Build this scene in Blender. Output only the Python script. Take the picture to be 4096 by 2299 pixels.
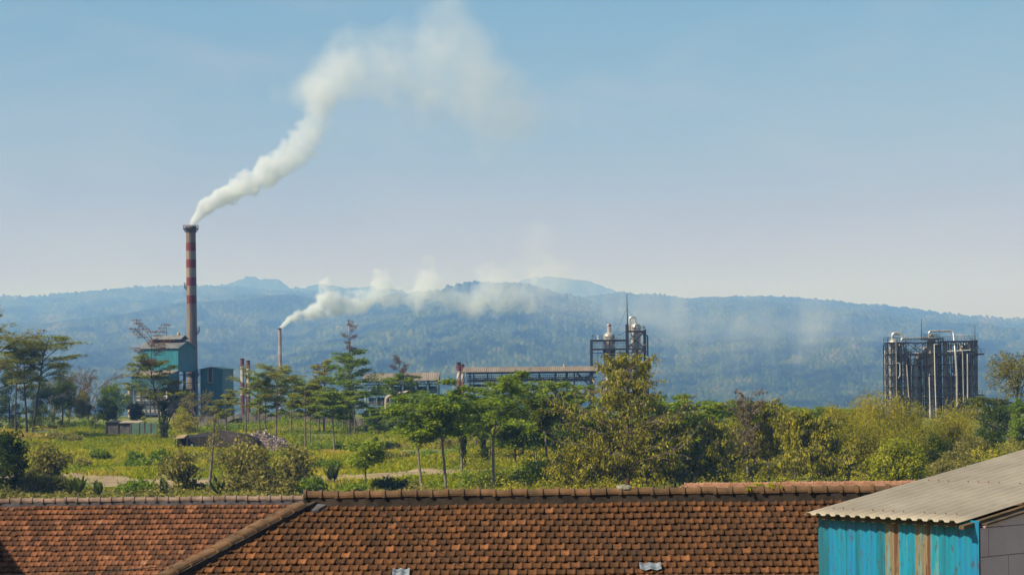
import bpy, math, random
import numpy as np
from mathutils import Vector, Matrix

for o in list(bpy.data.objects):
    bpy.data.objects.remove(o)
R = math.radians
sc = bpy.context.scene
col = sc.collection

# ------------------------------------------------------------------ camera
# 72 mm lens, level, shifted up; F is the focal length in pixels of the 4096 px wide photograph
F, HY, CX, ZC, ROLL = 8214.0, 1500.0, 2048.0, 14.0, R(0.6)
CR, SR = math.cos(ROLL), math.sin(ROLL)
cam_d = bpy.data.cameras.new('camera')
cam = bpy.data.objects.new('camera', cam_d)
col.objects.link(cam)
cam_d.sensor_width = 36.0
cam_d.lens = 36.0 * F / 4096
cam_d.shift_y = (HY - 1149.5) / 4096
cam_d.clip_start, cam_d.clip_end = 0.5, 60000
cam.matrix_world = Matrix(((CR, SR, 0, 0), (0, 0, -1, 0), (-SR, CR, 0, ZC), (0, 0, 0, 1)))
sc.camera = cam

# ------------------------------------------------------------------ world, sun, exposure
TO_SUN = Vector((-0.66, -0.36, 0.66)).normalized()
world = bpy.data.worlds.new('World')
sc.world = world
world.use_nodes = True
wn = world.node_tree
bg = wn.nodes['Background']
sky = wn.nodes.new('ShaderNodeTexSky')
sky.sky_type = 'NISHITA'
sky.sun_disc = False
sky.sun_elevation = math.asin(TO_SUN.z)
sky.sun_rotation = math.atan2(TO_SUN.x, TO_SUN.y)
sky.altitude = 200
sky.air_density = 1.0
sky.dust_density = 1.2
sky.ozone_density = 2.0
# the real sky was milky mauve at the horizon and turquoise higher up
_tc = wn.nodes.new('ShaderNodeTexCoord'); _sp = wn.nodes.new('ShaderNodeSeparateXYZ'); wn.links.new(_tc.outputs['Generated'], _sp.inputs[0])
_rp = wn.nodes.new('ShaderNodeValToRGB'); _e = _rp.color_ramp.elements
_e[0].position, _e[0].color = 0.0, (1.0, 0.20, 0.34, 1); _e[1].position, _e[1].color = 0.20, (0.59, 0.93, 1.0, 1); _e.new(0.05).color = (0.95, 0.40, 0.50, 1); _e.new(0.115).color = (0.72, 0.73, 0.78, 1)
_m = wn.nodes.new('ShaderNodeMix'); _m.data_type = 'RGBA'; _m.blend_type = 'MULTIPLY'; _m.inputs[0].default_value = 1
wn.links.new(_sp.outputs['Z'], _rp.inputs[0]); wn.links.new(sky.outputs[0], _m.inputs[6]); wn.links.new(_rp.outputs[0], _m.inputs[7])
# thin high cloud: soft pale streaks
_mp = wn.nodes.new('ShaderNodeMapping'); _mp.inputs['Scale'].default_value = (5, 5, 14); wn.links.new(_tc.outputs['Generated'], _mp.inputs[0])
_n = wn.nodes.new('ShaderNodeTexNoise'); _n.inputs['Scale'].default_value = 1.6; _n.inputs['Detail'].default_value = 5; _n.inputs['Roughness'].default_value = 0.55; _n.inputs['Distortion'].default_value = 0.6; wn.links.new(_mp.outputs[0], _n.inputs['Vector'])
_r2 = wn.nodes.new('ShaderNodeMapRange'); _r2.inputs['From Min'].default_value = 0.45; _r2.inputs['From Max'].default_value = 0.75; _r2.inputs['To Max'].default_value = 0.30; wn.links.new(_n.outputs[0], _r2.inputs['Value'])
_m2 = wn.nodes.new('ShaderNodeMix'); _m2.data_type = 'RGBA'; _m2.inputs[7].default_value = (4.9, 4.6, 5.0, 1)
wn.links.new(_r2.outputs[0], _m2.inputs[0]); wn.links.new(_m.outputs[2], _m2.inputs[6]); wn.links.new(_m2.outputs[2], bg.inputs[0])
bg.inputs[1].default_value = 0.068
sun_d = bpy.data.lights.new('sun', 'SUN')
sun_d.energy = 5.0
sun_d.angle = R(0.55)
sun_d.color = (1.0, 0.90, 0.75)
sun = bpy.data.objects.new('sun', sun_d)
col.objects.link(sun)
sun.rotation_euler = (-TO_SUN).to_track_quat('-Z', 'Y').to_euler()
sun.location = (0, 0, 300)
vs = sc.view_settings
vs.view_transform = 'Standard'
vs.look = 'None'
vs.exposure = 0.5
vs.gamma = 1.0
vs.use_curve_mapping = False
sc.cycles.volume_bounces = 4
sc.cycles.max_bounces = 7
sc.cycles.diffuse_bounces = 3
sc.cycles.transparent_max_bounces = 12
sc.cycles.volume_max_steps = 512
sc.cycles.use_denoising = True
HAZE = 0.00017

# ------------------------------------------------------------------ helpers
def W(px, py, Y):
    """world point seen at photo pixel (px, py) at distance Y"""
    u, v = px - CX, HY - py
    return Vector(((u * CR - v * -SR) / F * Y, Y, ZC + (-u * SR + v * CR) / F * Y))

def tag(o, label=None, cat=None, group=None, kind=None):
    if label: o['label'] = label
    if cat: o['category'] = cat
    if group: o['group'] = group
    if kind: o['kind'] = kind
    return o

def empty(name, loc, label=None, cat=None, group=None, rz=0.0):
    o = bpy.data.objects.new(name, None)
    col.objects.link(o)
    o.location = loc
    o.rotation_euler = (0, 0, rz)
    o.empty_display_size = 0.5
    return tag(o, label, cat, group)

def link(name, me, m, parent=None):
    o = bpy.data.objects.new(name, me)
    col.objects.link(o)
    if m is not None: me.materials.append(m)
    if parent is not None: o.parent = parent
    return o

def fast_mesh(name, V, Q, tone=None, smooth=False):
    """mesh from numpy vertices and quads (or triangles)"""
    V = np.asarray(V, np.float32); Q = np.asarray(Q, np.int32)
    k = Q.shape[1]
    me = bpy.data.meshes.new(name)
    me.vertices.add(len(V)); me.vertices.foreach_set('co', V.ravel())
    me.loops.add(Q.size); me.loops.foreach_set('vertex_index', Q.ravel())
    me.polygons.add(len(Q)); me.polygons.foreach_set('loop_start', np.arange(0, Q.size, k, dtype=np.int32))
    if smooth: me.polygons.foreach_set('use_smooth', np.ones(len(Q), bool))
    me.update(calc_edges=True)
    if tone is not None:
        a = me.attributes.new('tone', 'FLOAT', 'FACE')
        a.data.foreach_set('value', np.asarray(tone, np.float32))
    return me

class MB:
    def __init__(s): s.v = []; s.f = []
    def add(s, vs_, fs):
        b = len(s.v); s.v += [tuple(p) for p in vs_]; s.f += [tuple(i + b for i in f) for f in fs]
    def box(s, x0, x1, y0, y1, z0, z1):
        s.add([(x0,y0,z0),(x1,y0,z0),(x1,y1,z0),(x0,y1,z0),(x0,y0,z1),(x1,y0,z1),(x1,y1,z1),(x0,y1,z1)],
              [(0,3,2,1),(4,5,6,7),(0,1,5,4),(1,2,6,5),(2,3,7,6),(3,0,4,7)])
    def beam(s, p0, p1, w, h=None):
        h = h or w
        p0, p1 = Vector(p0), Vector(p1); d = p1 - p0
        if d.length < 1e-6: return
        d.normalize()
        up = Vector((0,0,1)) if abs(d.z) < 0.95 else Vector((0,1,0))
        a = d.cross(up).normalized() * (w/2); b = a.cross(d).normalized() * (h/2)
        q = [p + sa*a + sb*b for p in (p0, p1) for sa, sb in ((-1,-1),(1,-1),(1,1),(-1,1))]
        s.add(q, [(0,1,2,3),(7,6,5,4),(0,4,5,1),(1,5,6,2),(2,6,7,3),(3,7,4,0)])
    def tube(s, pts, r, n=10, caps=True):
        pts = [Vector(p) for p in pts]; rs = r if isinstance(r, (list, tuple)) else [r]*len(pts)
        b = len(s.v); prev = None
        for i, p in enumerate(pts):
            d = (pts[min(i+1, len(pts)-1)] - pts[max(i-1, 0)]).normalized()
            if prev is None:
                a = d.cross(Vector((0,0,1)) if abs(d.z) < 0.9 else Vector((0,1,0))).normalized()
            else:
                a = (prev - d * prev.dot(d)).normalized()
            prev = a; c = d.cross(a)
            for k in range(n):
                t = 2*math.pi*k/n
                s.v.append(tuple(p + (a*math.cos(t) + c*math.sin(t)) * rs[i]))
        for i in range(len(pts)-1):
            for k in range(n):
                s.f.append((b+i*n+k, b+i*n+(k+1)%n, b+(i+1)*n+(k+1)%n, b+(i+1)*n+k))
        if caps:
            s.f.append(tuple(b+k for k in range(n))[::-1]); e = b+(len(pts)-1)*n
            s.f.append(tuple(e+k for k in range(n)))
    def lathe(s, prof, n=24, c=(0,0)):
        b = len(s.v)
        for r_, z in prof:
            for k in range(n):
                t = 2*math.pi*k/n
                s.v.append((c[0]+r_*math.cos(t), c[1]+r_*math.sin(t), z))
        for i in range(len(prof)-1):
            for k in range(n):
                s.f.append((b+i*n+k, b+i*n+(k+1)%n, b+(i+1)*n+(k+1)%n, b+(i+1)*n+k))
        s.f.append(tuple(b+k for k in range(n))[::-1]); e = b+(len(prof)-1)*n
        s.f.append(tuple(e+k for k in range(n)))
    def build(s, name, m, parent=None, smooth=False):
        me = bpy.data.meshes.new(name)
        me.from_pydata(s.v, [], s.f); me.update()
        if smooth:
            me.polygons.foreach_set('use_smooth', np.ones(len(me.polygons), bool))
            try: me.set_sharp_from_angle(angle=R(40))
            except Exception: pass
        return link(name, me, m, parent)

# ------------------------------------------------------------------ materials
def new_mat(name):
    m = bpy.data.materials.new(name); m.use_nodes = True
    return m, m.node_tree, m.node_tree.nodes['Principled BSDF']

def ramp(nt, stops):
    r_ = nt.nodes.new('ShaderNodeValToRGB')
    el = r_.color_ramp.elements
    while len(el) > 1: el.remove(el[-1])
    el[0].position = stops[0][0]; el[0].color = (*stops[0][1], 1)
    for p, c in stops[1:]:
        el.new(min(p, 1.0)).color = (*c, 1)
    return r_

def noise(nt, scale, detail=4, rough=0.6, coord='Object', vscale=None):
    tc = nt.nodes.new('ShaderNodeTexCoord')
    n = nt.nodes.new('ShaderNodeTexNoise')
    n.inputs['Scale'].default_value = scale; n.inputs['Detail'].default_value = detail; n.inputs['Roughness'].default_value = rough
    if vscale:
        mp = nt.nodes.new('ShaderNodeMapping'); mp.inputs['Scale'].default_value = vscale
        nt.links.new(tc.outputs[coord], mp.inputs[0]); nt.links.new(mp.outputs[0], n.inputs['Vector'])
    else:
        nt.links.new(tc.outputs[coord], n.inputs['Vector'])
    return n

def surf(name, c1, c2, scale=1.0, rough=0.7, metal=0.0, bump=0.0, vscale=None, lo=0.35, hi=0.65, c3=None, detail=5):
    """two or three tone weathered surface"""
    m, nt, p = new_mat(name)
    n = noise(nt, scale, detail, 0.65, vscale=vscale)
    st = [(lo, c1), (hi, c2)] if c3 is None else [(lo, c1), (hi, c2), (min(hi + 0.12, 1), c3)]
    r_ = ramp(nt, st)
    nt.links.new(n.outputs[0], r_.inputs[0]); nt.links.new(r_.outputs[0], p.inputs['Base Color'])
    p.inputs['Roughness'].default_value = rough; p.inputs['Metallic'].default_value = metal
    if bump:
        b = nt.nodes.new('ShaderNodeBump'); b.inputs['Strength'].default_value = bump
        nt.links.new(n.outputs[0], b.inputs['Height']); nt.links.new(b.outputs[0], p.inputs['Normal'])
    return m

def foliage(name, stops, trans=0.38):
    """leaf material: every leaf picks its own colour from the ramp by its 'tone' attribute"""
    m = bpy.data.materials.new(name); m.use_nodes = True
    nt = m.node_tree; nt.nodes.clear()
    out = nt.nodes.new('ShaderNodeOutputMaterial')
    at = nt.nodes.new('ShaderNodeAttribute'); at.attribute_name = 'tone'
    r_ = ramp(nt, stops)
    d = nt.nodes.new('ShaderNodeBsdfDiffuse'); t = nt.nodes.new('ShaderNodeBsdfTranslucent'); mx = nt.nodes.new('ShaderNodeMixShader')
    nt.links.new(at.outputs['Fac'], r_.inputs[0])
    nt.links.new(r_.outputs[0], d.inputs[0]); nt.links.new(r_.outputs[0], t.inputs[0])
    mx.inputs[0].default_value = trans
    nt.links.new(d.outputs[0], mx.inputs[1]); nt.links.new(t.outputs[0], mx.inputs[2]); nt.links.new(mx.outputs[0], out.inputs[0])
    return m

M = {}
M['trunk_grey'] = surf('pale_bark', (0.10,0.085,0.065), (0.25,0.22,0.17), 3, 0.9)
M['trunk_dark'] = surf('dark_bark', (0.035,0.026,0.018), (0.10,0.075,0.055), 3, 0.9)
M['trunk_brown'] = surf('brown_bark', (0.09,0.066,0.046), (0.22,0.165,0.12), 3, 0.9)
M['leaf_green'] = foliage('green_leaves', [(0.0,(0.049,0.099,0.014)), (0.45,(0.133,0.218,0.021)), (0.8,(0.269,0.340,0.025)), (1.0,(0.358,0.374,0.052))])
M['leaf_albizia'] = foliage('albizia_leaves', [(0.0,(0.073,0.107,0.018)), (0.5,(0.205,0.246,0.033)), (0.85,(0.337,0.330,0.040)), (1.0,(0.361,0.259,0.073))])
M['leaf_rust'] = foliage('rusty_leaves', [(0.0,(0.090,0.047,0.027)), (0.5,(0.180,0.088,0.045)), (1.0,(0.264,0.141,0.072))])
M['leaf_dark'] = foliage('dark_leaves', [(0.0,(0.022,0.044,0.009)), (0.55,(0.066,0.101,0.013)), (0.9,(0.150,0.174,0.022)), (1.0,(0.244,0.238,0.035))])
M['leaf_olive'] = foliage('olive_leaves', [(0.0,(0.101,0.099,0.025)), (0.5,(0.243,0.228,0.053)), (0.85,(0.383,0.337,0.084)), (1.0,(0.505,0.435,0.121))])
M['leaf_kapok'] = foliage('yellowing_leaves', [(0.0,(0.102,0.109,0.012)), (0.4,(0.262,0.262,0.020)), (0.8,(0.493,0.436,0.043)), (1.0,(0.581,0.421,0.131))], 0.35)
M['leaf_bamboo'] = foliage('bamboo_leaves', [(0.0,(0.092,0.109,0.011)), (0.4,(0.245,0.247,0.017)), (0.75,(0.450,0.385,0.025)), (1.0,(0.526,0.367,0.106))])
M['leaf_brown'] = foliage('dry_leaves', [(0.0,(0.066,0.045,0.023)), (0.5,(0.144,0.100,0.050)), (1.0,(0.216,0.153,0.068))])
M['leaf_bright'] = foliage('bright_leaves', [(0.0,(0.077,0.115,0.009)), (0.4,(0.217,0.243,0.016)), (0.8,(0.404,0.396,0.030)), (1.0,(0.528,0.487,0.070))])
M['leaf_banana'] = foliage('banana_leaves', [(0.0,(0.039,0.070,0.012)), (0.5,(0.091,0.127,0.018)), (1.0,(0.221,0.229,0.039))], 0.25)
M['grass'] = foliage('grass_blades', [(0.0,(0.043,0.069,0.003)), (0.35,(0.168,0.213,0.007)), (0.75,(0.385,0.385,0.010)), (1.0,(0.472,0.345,0.069))], 0.38)
M['concrete'] = surf('stained_concrete', (0.10,0.085,0.075), (0.24,0.205,0.18), 0.5, 0.9, vscale=(3,3,0.25))
M['wall_conc'] = surf('mossy_concrete', (0.045,0.043,0.043), (0.13,0.12,0.115), 0.8, 0.95, vscale=(1,1,0.6))
M['steel_dark'] = surf('dark_steel', (0.006,0.008,0.011), (0.017,0.021,0.025), 2, 0.6)
M['steel_green'] = surf('green_steel', (0.02,0.045,0.05), (0.06,0.10,0.105), 1.5, 0.6)
M['steel_teal'] = surf('teal_painted_steel', (0.05,0.13,0.14), (0.11,0.20,0.20), 1.2, 0.6)
M['vessel'] = surf('tarnished_steel', (0.24,0.225,0.20), (0.58,0.56,0.53), 0.9, 0.38, 0.4, vscale=(2.2,2.2,0.3))
M['vessel_grey'] = surf('grey_vessel', (0.20,0.20,0.205), (0.46,0.45,0.45), 0.7, 0.45, 0.1, vscale=(2,2,0.3))
M['vessel_rust'] = surf('rusty_vessel', (0.16,0.12,0.095), (0.42,0.36,0.31), 0.8, 0.6, 0.05, vscale=(2,2,0.4))
M['pipe'] = surf('bright_pipe', (0.45,0.44,0.42), (0.75,0.73,0.70), 1.5, 0.3, 0.7)
M['pipe_white'] = surf('white_pipe', (0.45,0.44,0.43), (0.70,0.68,0.66), 1.5, 0.5)
M['duct'] = surf('beige_duct', (0.24,0.19,0.14), (0.42,0.35,0.27), 0.8, 0.7)
M['black'] = surf('plain_black', (0.008,0.008,0.009), (0.02,0.02,0.02), 2, 0.8)
M['rust'] = surf('rusty_iron', (0.10,0.035,0.02), (0.22,0.09,0.05), 3, 0.8)
M['white'] = surf('weathered_white', (0.42,0.41,0.38), (0.72,0.70,0.66), 1.2, 0.7)
M['red'] = surf('red_paint', (0.20,0.03,0.022), (0.36,0.07,0.05), 1.2, 0.7)
M['roof_sheet'] = None
M['dirt'] = surf('dry_soil', (0.20,0.145,0.08), (0.36,0.27,0.15), 0.25, 0.95, bump=0.3)
M['shaded_mortar'] = surf('shade_dark_mortar', (0.012,0.009,0.007), (0.05,0.036,0.026), 3, 0.95, bump=0.4)  # near-black tone carries the shade below the ridge caps
M['mortar'] = surf('grey_mortar', (0.05,0.045,0.05), (0.12,0.11,0.125), 3, 0.95, bump=0.3)
M['plaster'] = surf('old_plaster', (0.30,0.27,0.22), (0.45,0.42,0.36), 0.6, 0.9)
M['glass_tile'] = surf('clear_roof_tile', (0.10,0.12,0.14), (0.30,0.33,0.36), 6, 0.2)

def ribbed(name, c1, c2, pitch, axis=0, rough=0.55, metal=0.0, scale=0.6, vscale=(1,1,0.2), strength=0.6):
    """ribbed sheet: profile as bump, weathering as colour"""
    m = surf(name, c1, c2, scale, rough, metal, vscale=vscale)
    nt = m.node_tree; p = nt.nodes['Principled BSDF']
    tc = nt.nodes.new('ShaderNodeTexCoord'); w = nt.nodes.new('ShaderNodeTexWave')
    w.bands_direction = 'XYZ'[axis]; w.inputs['Scale'].default_value = 0.314 / pitch * 1.0
    w.inputs['Distortion'].default_value = 0
    b = nt.nodes.new('ShaderNodeBump'); b.inputs['Strength'].default_value = strength; b.inputs['Distance'].default_value = pitch*0.3
    nt.links.new(tc.outputs['Object'], w.inputs['Vector']); nt.links.new(w.outputs['Fac'], b.inputs['Height'])
    nt.links.new(b.outputs[0], p.inputs['Normal'])
    return m
M['teal_sheet'] = ribbed('teal_cladding', (0.005,0.115,0.165), (0.014,0.18,0.235), 0.5, 0)
M['teal_sheet_y'] = ribbed('teal_cladding_gable', (0.005,0.105,0.145), (0.014,0.16,0.20), 0.5, 1)
M['teal_dark'] = ribbed('dark_teal_cladding', (0.006,0.045,0.055), (0.02,0.095,0.11), 0.5, 0)
M['tin_grey'] = ribbed('grey_tin_roof', (0.11,0.115,0.12), (0.21,0.21,0.205), 0.45, 0, 0.5, vscale=(1,1,1))
M['tin_brown'] = ribbed('brown_tin_roof', (0.15,0.12,0.092), (0.25,0.205,0.16), 0.5, 0, 0.7, vscale=(1,0.2,0.2))

def chimney_mat(name, bands, base, red=(0.17,0.030,0.028), white=(0.25,0.215,0.19), soot_z=None):
    """paint bands by height (metres above the object's base) over stained concrete"""
    m, nt, p = new_mat(name)
    tc = nt.nodes.new('ShaderNodeTexCoord'); sp = nt.nodes.new('ShaderNodeSeparateXYZ')
    nt.links.new(tc.outputs['Object'], sp.inputs[0])
    H = max(b[1] for b in bands) + 40
    dv = nt.nodes.new('ShaderNodeMath'); dv.operation = 'DIVIDE'; dv.inputs[1].default_value = H
    nt.links.new(sp.outputs['Z'], dv.inputs[0])
    stops = [(0.0, base)]
    for z0, z1, c in sorted(bands):
        cc = red if c == 'r' else white if c == 'w' else base if c == 'b' else (0.02,0.018,0.018)
        stops.append((z0 / H, cc)); last = z1
    stops.append((last / H, base))
    r_ = ramp(nt, stops); r_.color_ramp.interpolation = 'CONSTANT'
    nt.links.new(dv.outputs[0], r_.inputs[0])
    n = noise(nt, 1.0, 6, 0.7, vscale=(2.5,2.5,0.12))
    rr = ramp(nt, [(0.3,(0.5,0.47,0.45)), (0.65,(1.05,1.03,1.0))])
    nt.links.new(n.outputs[0], rr.inputs[0])
    mx = nt.nodes.new('ShaderNodeMix'); mx.data_type = 'RGBA'; mx.blend_type = 'MULTIPLY'; mx.inputs[0].default_value = 1
    nt.links.new(r_.outputs[0], mx.inputs[6]); nt.links.new(rr.outputs[0], mx.inputs[7])
    nt.links.new(mx.outputs[2], p.inputs['Base Color']); p.inputs['Roughness'].default_value = 0.9
    return m

# ------------------------------------------------------------------ noise in numpy
def hash2(i, j, s=0):
    h = (i.astype(np.int64) * 374761393 + j.astype(np.int64) * 668265263 + s * 974634777) & 0xFFFFFFFF
    h = ((h ^ (h >> 13)) * 1274126177) & 0xFFFFFFFF
    h = h ^ (h >> 16)
    return (h & 0xFFFFFF) / float(0x1000000)

def vnoise(x, y, s=0):
    i, j = np.floor(x), np.floor(y); fx, fy = x - i, y - j
    fx = fx*fx*(3-2*fx); fy = fy*fy*(3-2*fy)
    a, b = hash2(i, j, s), hash2(i+1, j, s); c, d = hash2(i, j+1, s), hash2(i+1, j+1, s)
    return (a*(1-fx)+b*fx)*(1-fy) + (c*(1-fx)+d*fx)*fy

def fbm(x, y, octv=4, s=0):
    t, a, n = 0, 1.0, 0
    for k in range(octv):
        t = t + a * vnoise(x * 2**k, y * 2**k, s + k*17); n += a; a *= 0.5
    return t / n

def cells(x, y, s=0):
    """distance to the nearest jittered cell centre and that cell's random number"""
    i, j = np.floor(x), np.floor(y)
    best = np.full(x.shape, 9.0); rnd = np.zeros(x.shape)
    for di in (-1, 0, 1):
        for dj in (-1, 0, 1):
            ci, cj = i + di, j + dj
            px = ci + 0.1 + 0.8*hash2(ci, cj, s+1); py = cj + 0.1 + 0.8*hash2(ci, cj, s+2)
            d = np.hypot(px - x, py - y) / (0.65 + 0.6*hash2(ci, cj, s+3))
            k = d < best
            best = np.where(k, d, best); rnd = np.where(k, hash2(ci, cj, s+4), rnd)
    return best, rnd

_GY = [-400, 62, 90, 130, 235, 260, 300, 350, 400, 450, 480, 615, 650, 720, 1000, 3200, 40000]
_GZ = [3.5, 3.5, 2.5, 0.4, 0.5, 0.7, 1.2, 1.9, 2.5, 3.0, 3.1, 3.1, 1.5, -12.0, -30.0, -50.0, -54.0]
def gz(x, Y):
    x = np.asarray(x, float); Y = np.asarray(Y, float)
    z = np.interp(Y, _GY, _GZ)
    fade = np.clip((Y-225)/30, 0, 1) * np.clip((500-Y)/60, 0, 1)
    calm = 1 - 0.75*np.exp(-((Y-272)/14.0)**2)
    return z + fade * calm * (4.2*(fbm(x/24+7, Y/30+3, 3, 5) - 0.5) + 0.5*(vnoise(x/6, Y/8, 9)-0.5))
def gzf(x, Y): return float(gz(np.array([x]), np.array([Y]))[0])

def ground_mat(name):
    m, nt, p = new_mat(name)
    n = noise(nt, 0.06, 6, 0.62)
    r_ = ramp(nt, [(0.30,(0.03,0.05,0.005)), (0.45,(0.09,0.12,0.008)), (0.58,(0.16,0.175,0.012)), (0.70,(0.22,0.165,0.045))])
    nt.links.new(n.outputs[0], r_.inputs[0]); nt.links.new(r_.outputs[0], p.inputs['Base Color'])
    p.inputs['Roughness'].default_value = 1.0
    n2 = noise(nt, 1.3, 4, 0.7); b = nt.nodes.new('ShaderNodeBump'); b.inputs['Strength'].default_value = 0.7; b.inputs['Distance'].default_value = 0.4
    nt.links.new(n2.outputs[0], b.inputs['Height']); nt.links.new(b.outputs[0], p.inputs['Normal'])
    return m

def grid(name, xs, ys_rows, zf, tonef=None, smooth=True):
    """xs: columns as a fraction, X = xs*Y-dependent half width; zf(X, Y)"""
    nx, ny = len(xs), len(ys_rows)
    U, Yg = np.meshgrid(xs, ys_rows)
    X = U * (np.abs(Yg) * 0.42 + 90)
    Z = zf(X, Yg)
    V = np.stack([X, Yg, Z], -1).reshape(-1, 3)
    i = np.arange(nx-1)[None, :] + nx*np.arange(ny-1)[:, None]
    Q = np.stack([i, i+1, i+nx+1, i+nx], -1).reshape(-1, 4)
    return V, Q

# ------------------------------------------------------------------ ground, path
rows = np.concatenate([np.linspace(-300, 200, 40), np.linspace(205, 500, 190), np.geomspace(505, 26000, 60)])
V, Q = grid('ground', np.linspace(-1, 1, 150), rows, gz)
link('ground', fast_mesh('ground', V, Q, smooth=True), ground_mat('grassy_ground'))['kind'] = 'structure'

pc = [(-260,268,11),(0,268,11),(150,270,12),(300,272,13),(420,269,11),(560,266,8),(700,265,7),(900,266,7),(1100,268,8),(1250,272,7),(1400,274,8),(1550,274,9),(1700,275,8),(1850,276,5),(1950,277,2)]
PV, PQ = [], []
for i, px in enumerate(np.linspace(-260, 1950, 90)):
    Yc = np.interp(px, [a[0] for a in pc], [a[1] for a in pc]); hw = np.interp(px, [a[0] for a in pc], [a[2] for a in pc])
    hw *= 1 + 0.18*math.sin(i*0.9) + 0.1*math.sin(i*2.3)
    for k in range(13):
        Yk = Yc + hw*(k/6 - 1); x = (px-CX)/F*Yk
        PV.append((x, Yk, gzf(x, Yk) + 0.10 - (0.25 if k in (0, 12) else 0)))
for i in range(89):
    for k in range(12):
        PQ.append((i*13+k, (i+1)*13+k, (i+1)*13+k+1, i*13+k+1))
link('dirt_path', fast_mesh('dirt_path', PV, PQ, smooth=True), M['dirt'])['kind'] = 'structure'

# ------------------------------------------------------------------ hills
def hill_mat(name, greens):
    m, nt, p = new_mat(name)
    at = nt.nodes.new('ShaderNodeAttribute'); at.attribute_name = 'tone'
    r_ = ramp(nt, greens)
    nt.links.new(at.outputs['Fac'], r_.inputs[0]); nt.links.new(r_.outputs[0], p.inputs['Base Color'])
    p.inputs['Roughness'].default_value = 1.0; p.inputs['Specular IOR Level'].default_value = 0.0
    n2 = noise(nt, 0.35, 4, 0.7); b = nt.nodes.new('ShaderNodeBump'); b.inputs['Strength'].default_value = 0.8; b.inputs['Distance'].default_value = 3.0
    nt.links.new(n2.outputs[0], b.inputs['Height']); nt.links.new(b.outputs[0], p.inputs['Normal'])
    return m

def ridge_z(ridge, px, Y):
    k = 4096/2576
    xs = np.array([a*k for a, b in ridge]); e = np.array([HY - b*k for a, b in ridge])
    ev = np.interp(px, xs, e) + (px-CX)*-SR
    return ZC + ev / F * Y

Y0z = -58.0
def hill(name, ridge, Y0, Yr, Y1, nx, ny, px0, px1, canopy, rough, seed, mat, power=1.0, patches=()):
    pxs = np.linspace(px0, px1, nx); t = np.linspace(0, 1, ny)
    ys = np.concatenate([Y0 + (Yr-Y0)*t**0.9, Yr + (Y1-Yr)*np.linspace(0.03, 1, max(ny//6, 6))])
    PX, YY = np.meshgrid(pxs, ys)
    X = (PX-CX)/F*YY
    zr = ridge_z(ridge, PX, np.full_like(PX, Yr))
    s = np.clip((YY-Y0)/(Yr-Y0), 0, 1)
    prof = np.where(YY <= Yr, s**power, 1 - ((YY-Yr)/(Y1-Yr))**1.3*1.05)
    g = fbm(X/1000+seed, YY/2200+seed*2, 5, seed)                    # spurs and gullies
    rel = np.clip(s*(1-s)*4, 0, 1)
    Z = Y0z + (zr-Y0z)*prof + rel*rough*((g-0.5)*.7 + .07*(.5-np.abs(2*fbm(PX/120+seed+.8*g, np.log(YY)*1.3, 3, seed+60)-1)))*(0.4+s)
    Zs = Z.copy()
    d, rnd = cells(PX/canopy, np.log(YY)*F/(canopy*11), seed)
    open_ = 0.55*np.clip((fbm(PX/90+3, np.log(YY)*22+9, 5, seed+40)-0.60)*5, 0, 1)   # clearings
    for (qx, qe, rx, ry, w) in patches:
        e = HY - (Zs-ZC)/YY*F + (PX-CX)*-SR
        open_ = np.maximum(open_, w*np.clip(1.15-((PX-qx)/rx)**2-((e-qe)/ry)**2 + 2.2*(fbm(PX/22, np.log(YY)*60, 4, seed+9)-.5), 0, 1))
    big = fbm(PX/110+11, np.log(YY)*18+5, 5, seed+80)
    tall = canopy/F*YY*(0.14+0.36*rnd)*(0.5+big)*(1+0.9*(s > .97))*(1-0.85*open_)
    Z = Z + np.clip(1-(d/0.75)**2, 0, 1)**0.6 * tall - 1
    tone = 0.14 + 0.34*rnd*rnd + 1.05*(big-0.5)
    tone = tone*(1-open_) + open_*(0.62+0.3*(fbm(PX/14, np.log(YY)*40, 3, seed+3)-.5))
    V = np.stack([X, YY, Z], -1).reshape(-1, 3)
    n2 = len(ys)
    i = np.arange(nx-1)[None, :] + nx*np.arange(n2-1)[:, None]
    Q = np.stack([i, i+1, i+nx+1, i+nx], -1).reshape(-1, 4)
    o = link(name, fast_mesh(name, V, Q, np.clip(tone[:-1, :-1], 0, 1).ravel(), smooth=False), mat)
    o['kind'] = 'structure'
    return o

GREEN = [(0.0,(0.008,0.018,0.008)), (0.25,(0.035,0.058,0.014)), (0.5,(0.08,0.10,0.022)), (0.70,(0.13,0.115,0.04)), (0.88,(0.20,0.135,0.065)), (1.0,(0.26,0.13,0.085))]
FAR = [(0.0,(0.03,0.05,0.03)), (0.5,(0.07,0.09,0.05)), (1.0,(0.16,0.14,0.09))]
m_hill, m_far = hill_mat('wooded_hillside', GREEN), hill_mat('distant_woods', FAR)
m_near = hill_mat('greener_hillside', [(p, (c[0]*.95, c[1]*1.0, c[2]*.9)) for p, c in GREEN])
R_FAR = [(-200,790),(300,770),(480,745),(540,726),(575,718),(605,708),(622,698),(640,697),(655,703),(685,704),(705,709),(735,728),(780,724),(820,720),(870,728),(920,723),(980,730),(1040,742),(1120,760),(1250,735),(1310,710),(1360,701),(1400,700),(1450,706),(1500,716),(1540,733),(1600,765),(1800,800),(2800,850)]
R_LEFT = [(-200,752),(0,748),(90,749),(180,740),(240,733),(300,728),(400,723),(470,722),(520,722),(600,725),(700,733),(800,737),(880,742),(1000,755),(1200,790),(1500,830)]
R_MID = [(300,1000),(470,925),(520,893),(580,862),(640,835),(700,812),(780,790),(860,772),(940,757),(1000,745),(1060,738),(1110,731),(1150,719),(1185,712),(1215,713),(1260,716),(1300,714),(1340,719),(1380,731),(1420,743),(1480,757),(1560,790),(1650,815),(1800,860),(2000,900)]
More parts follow.
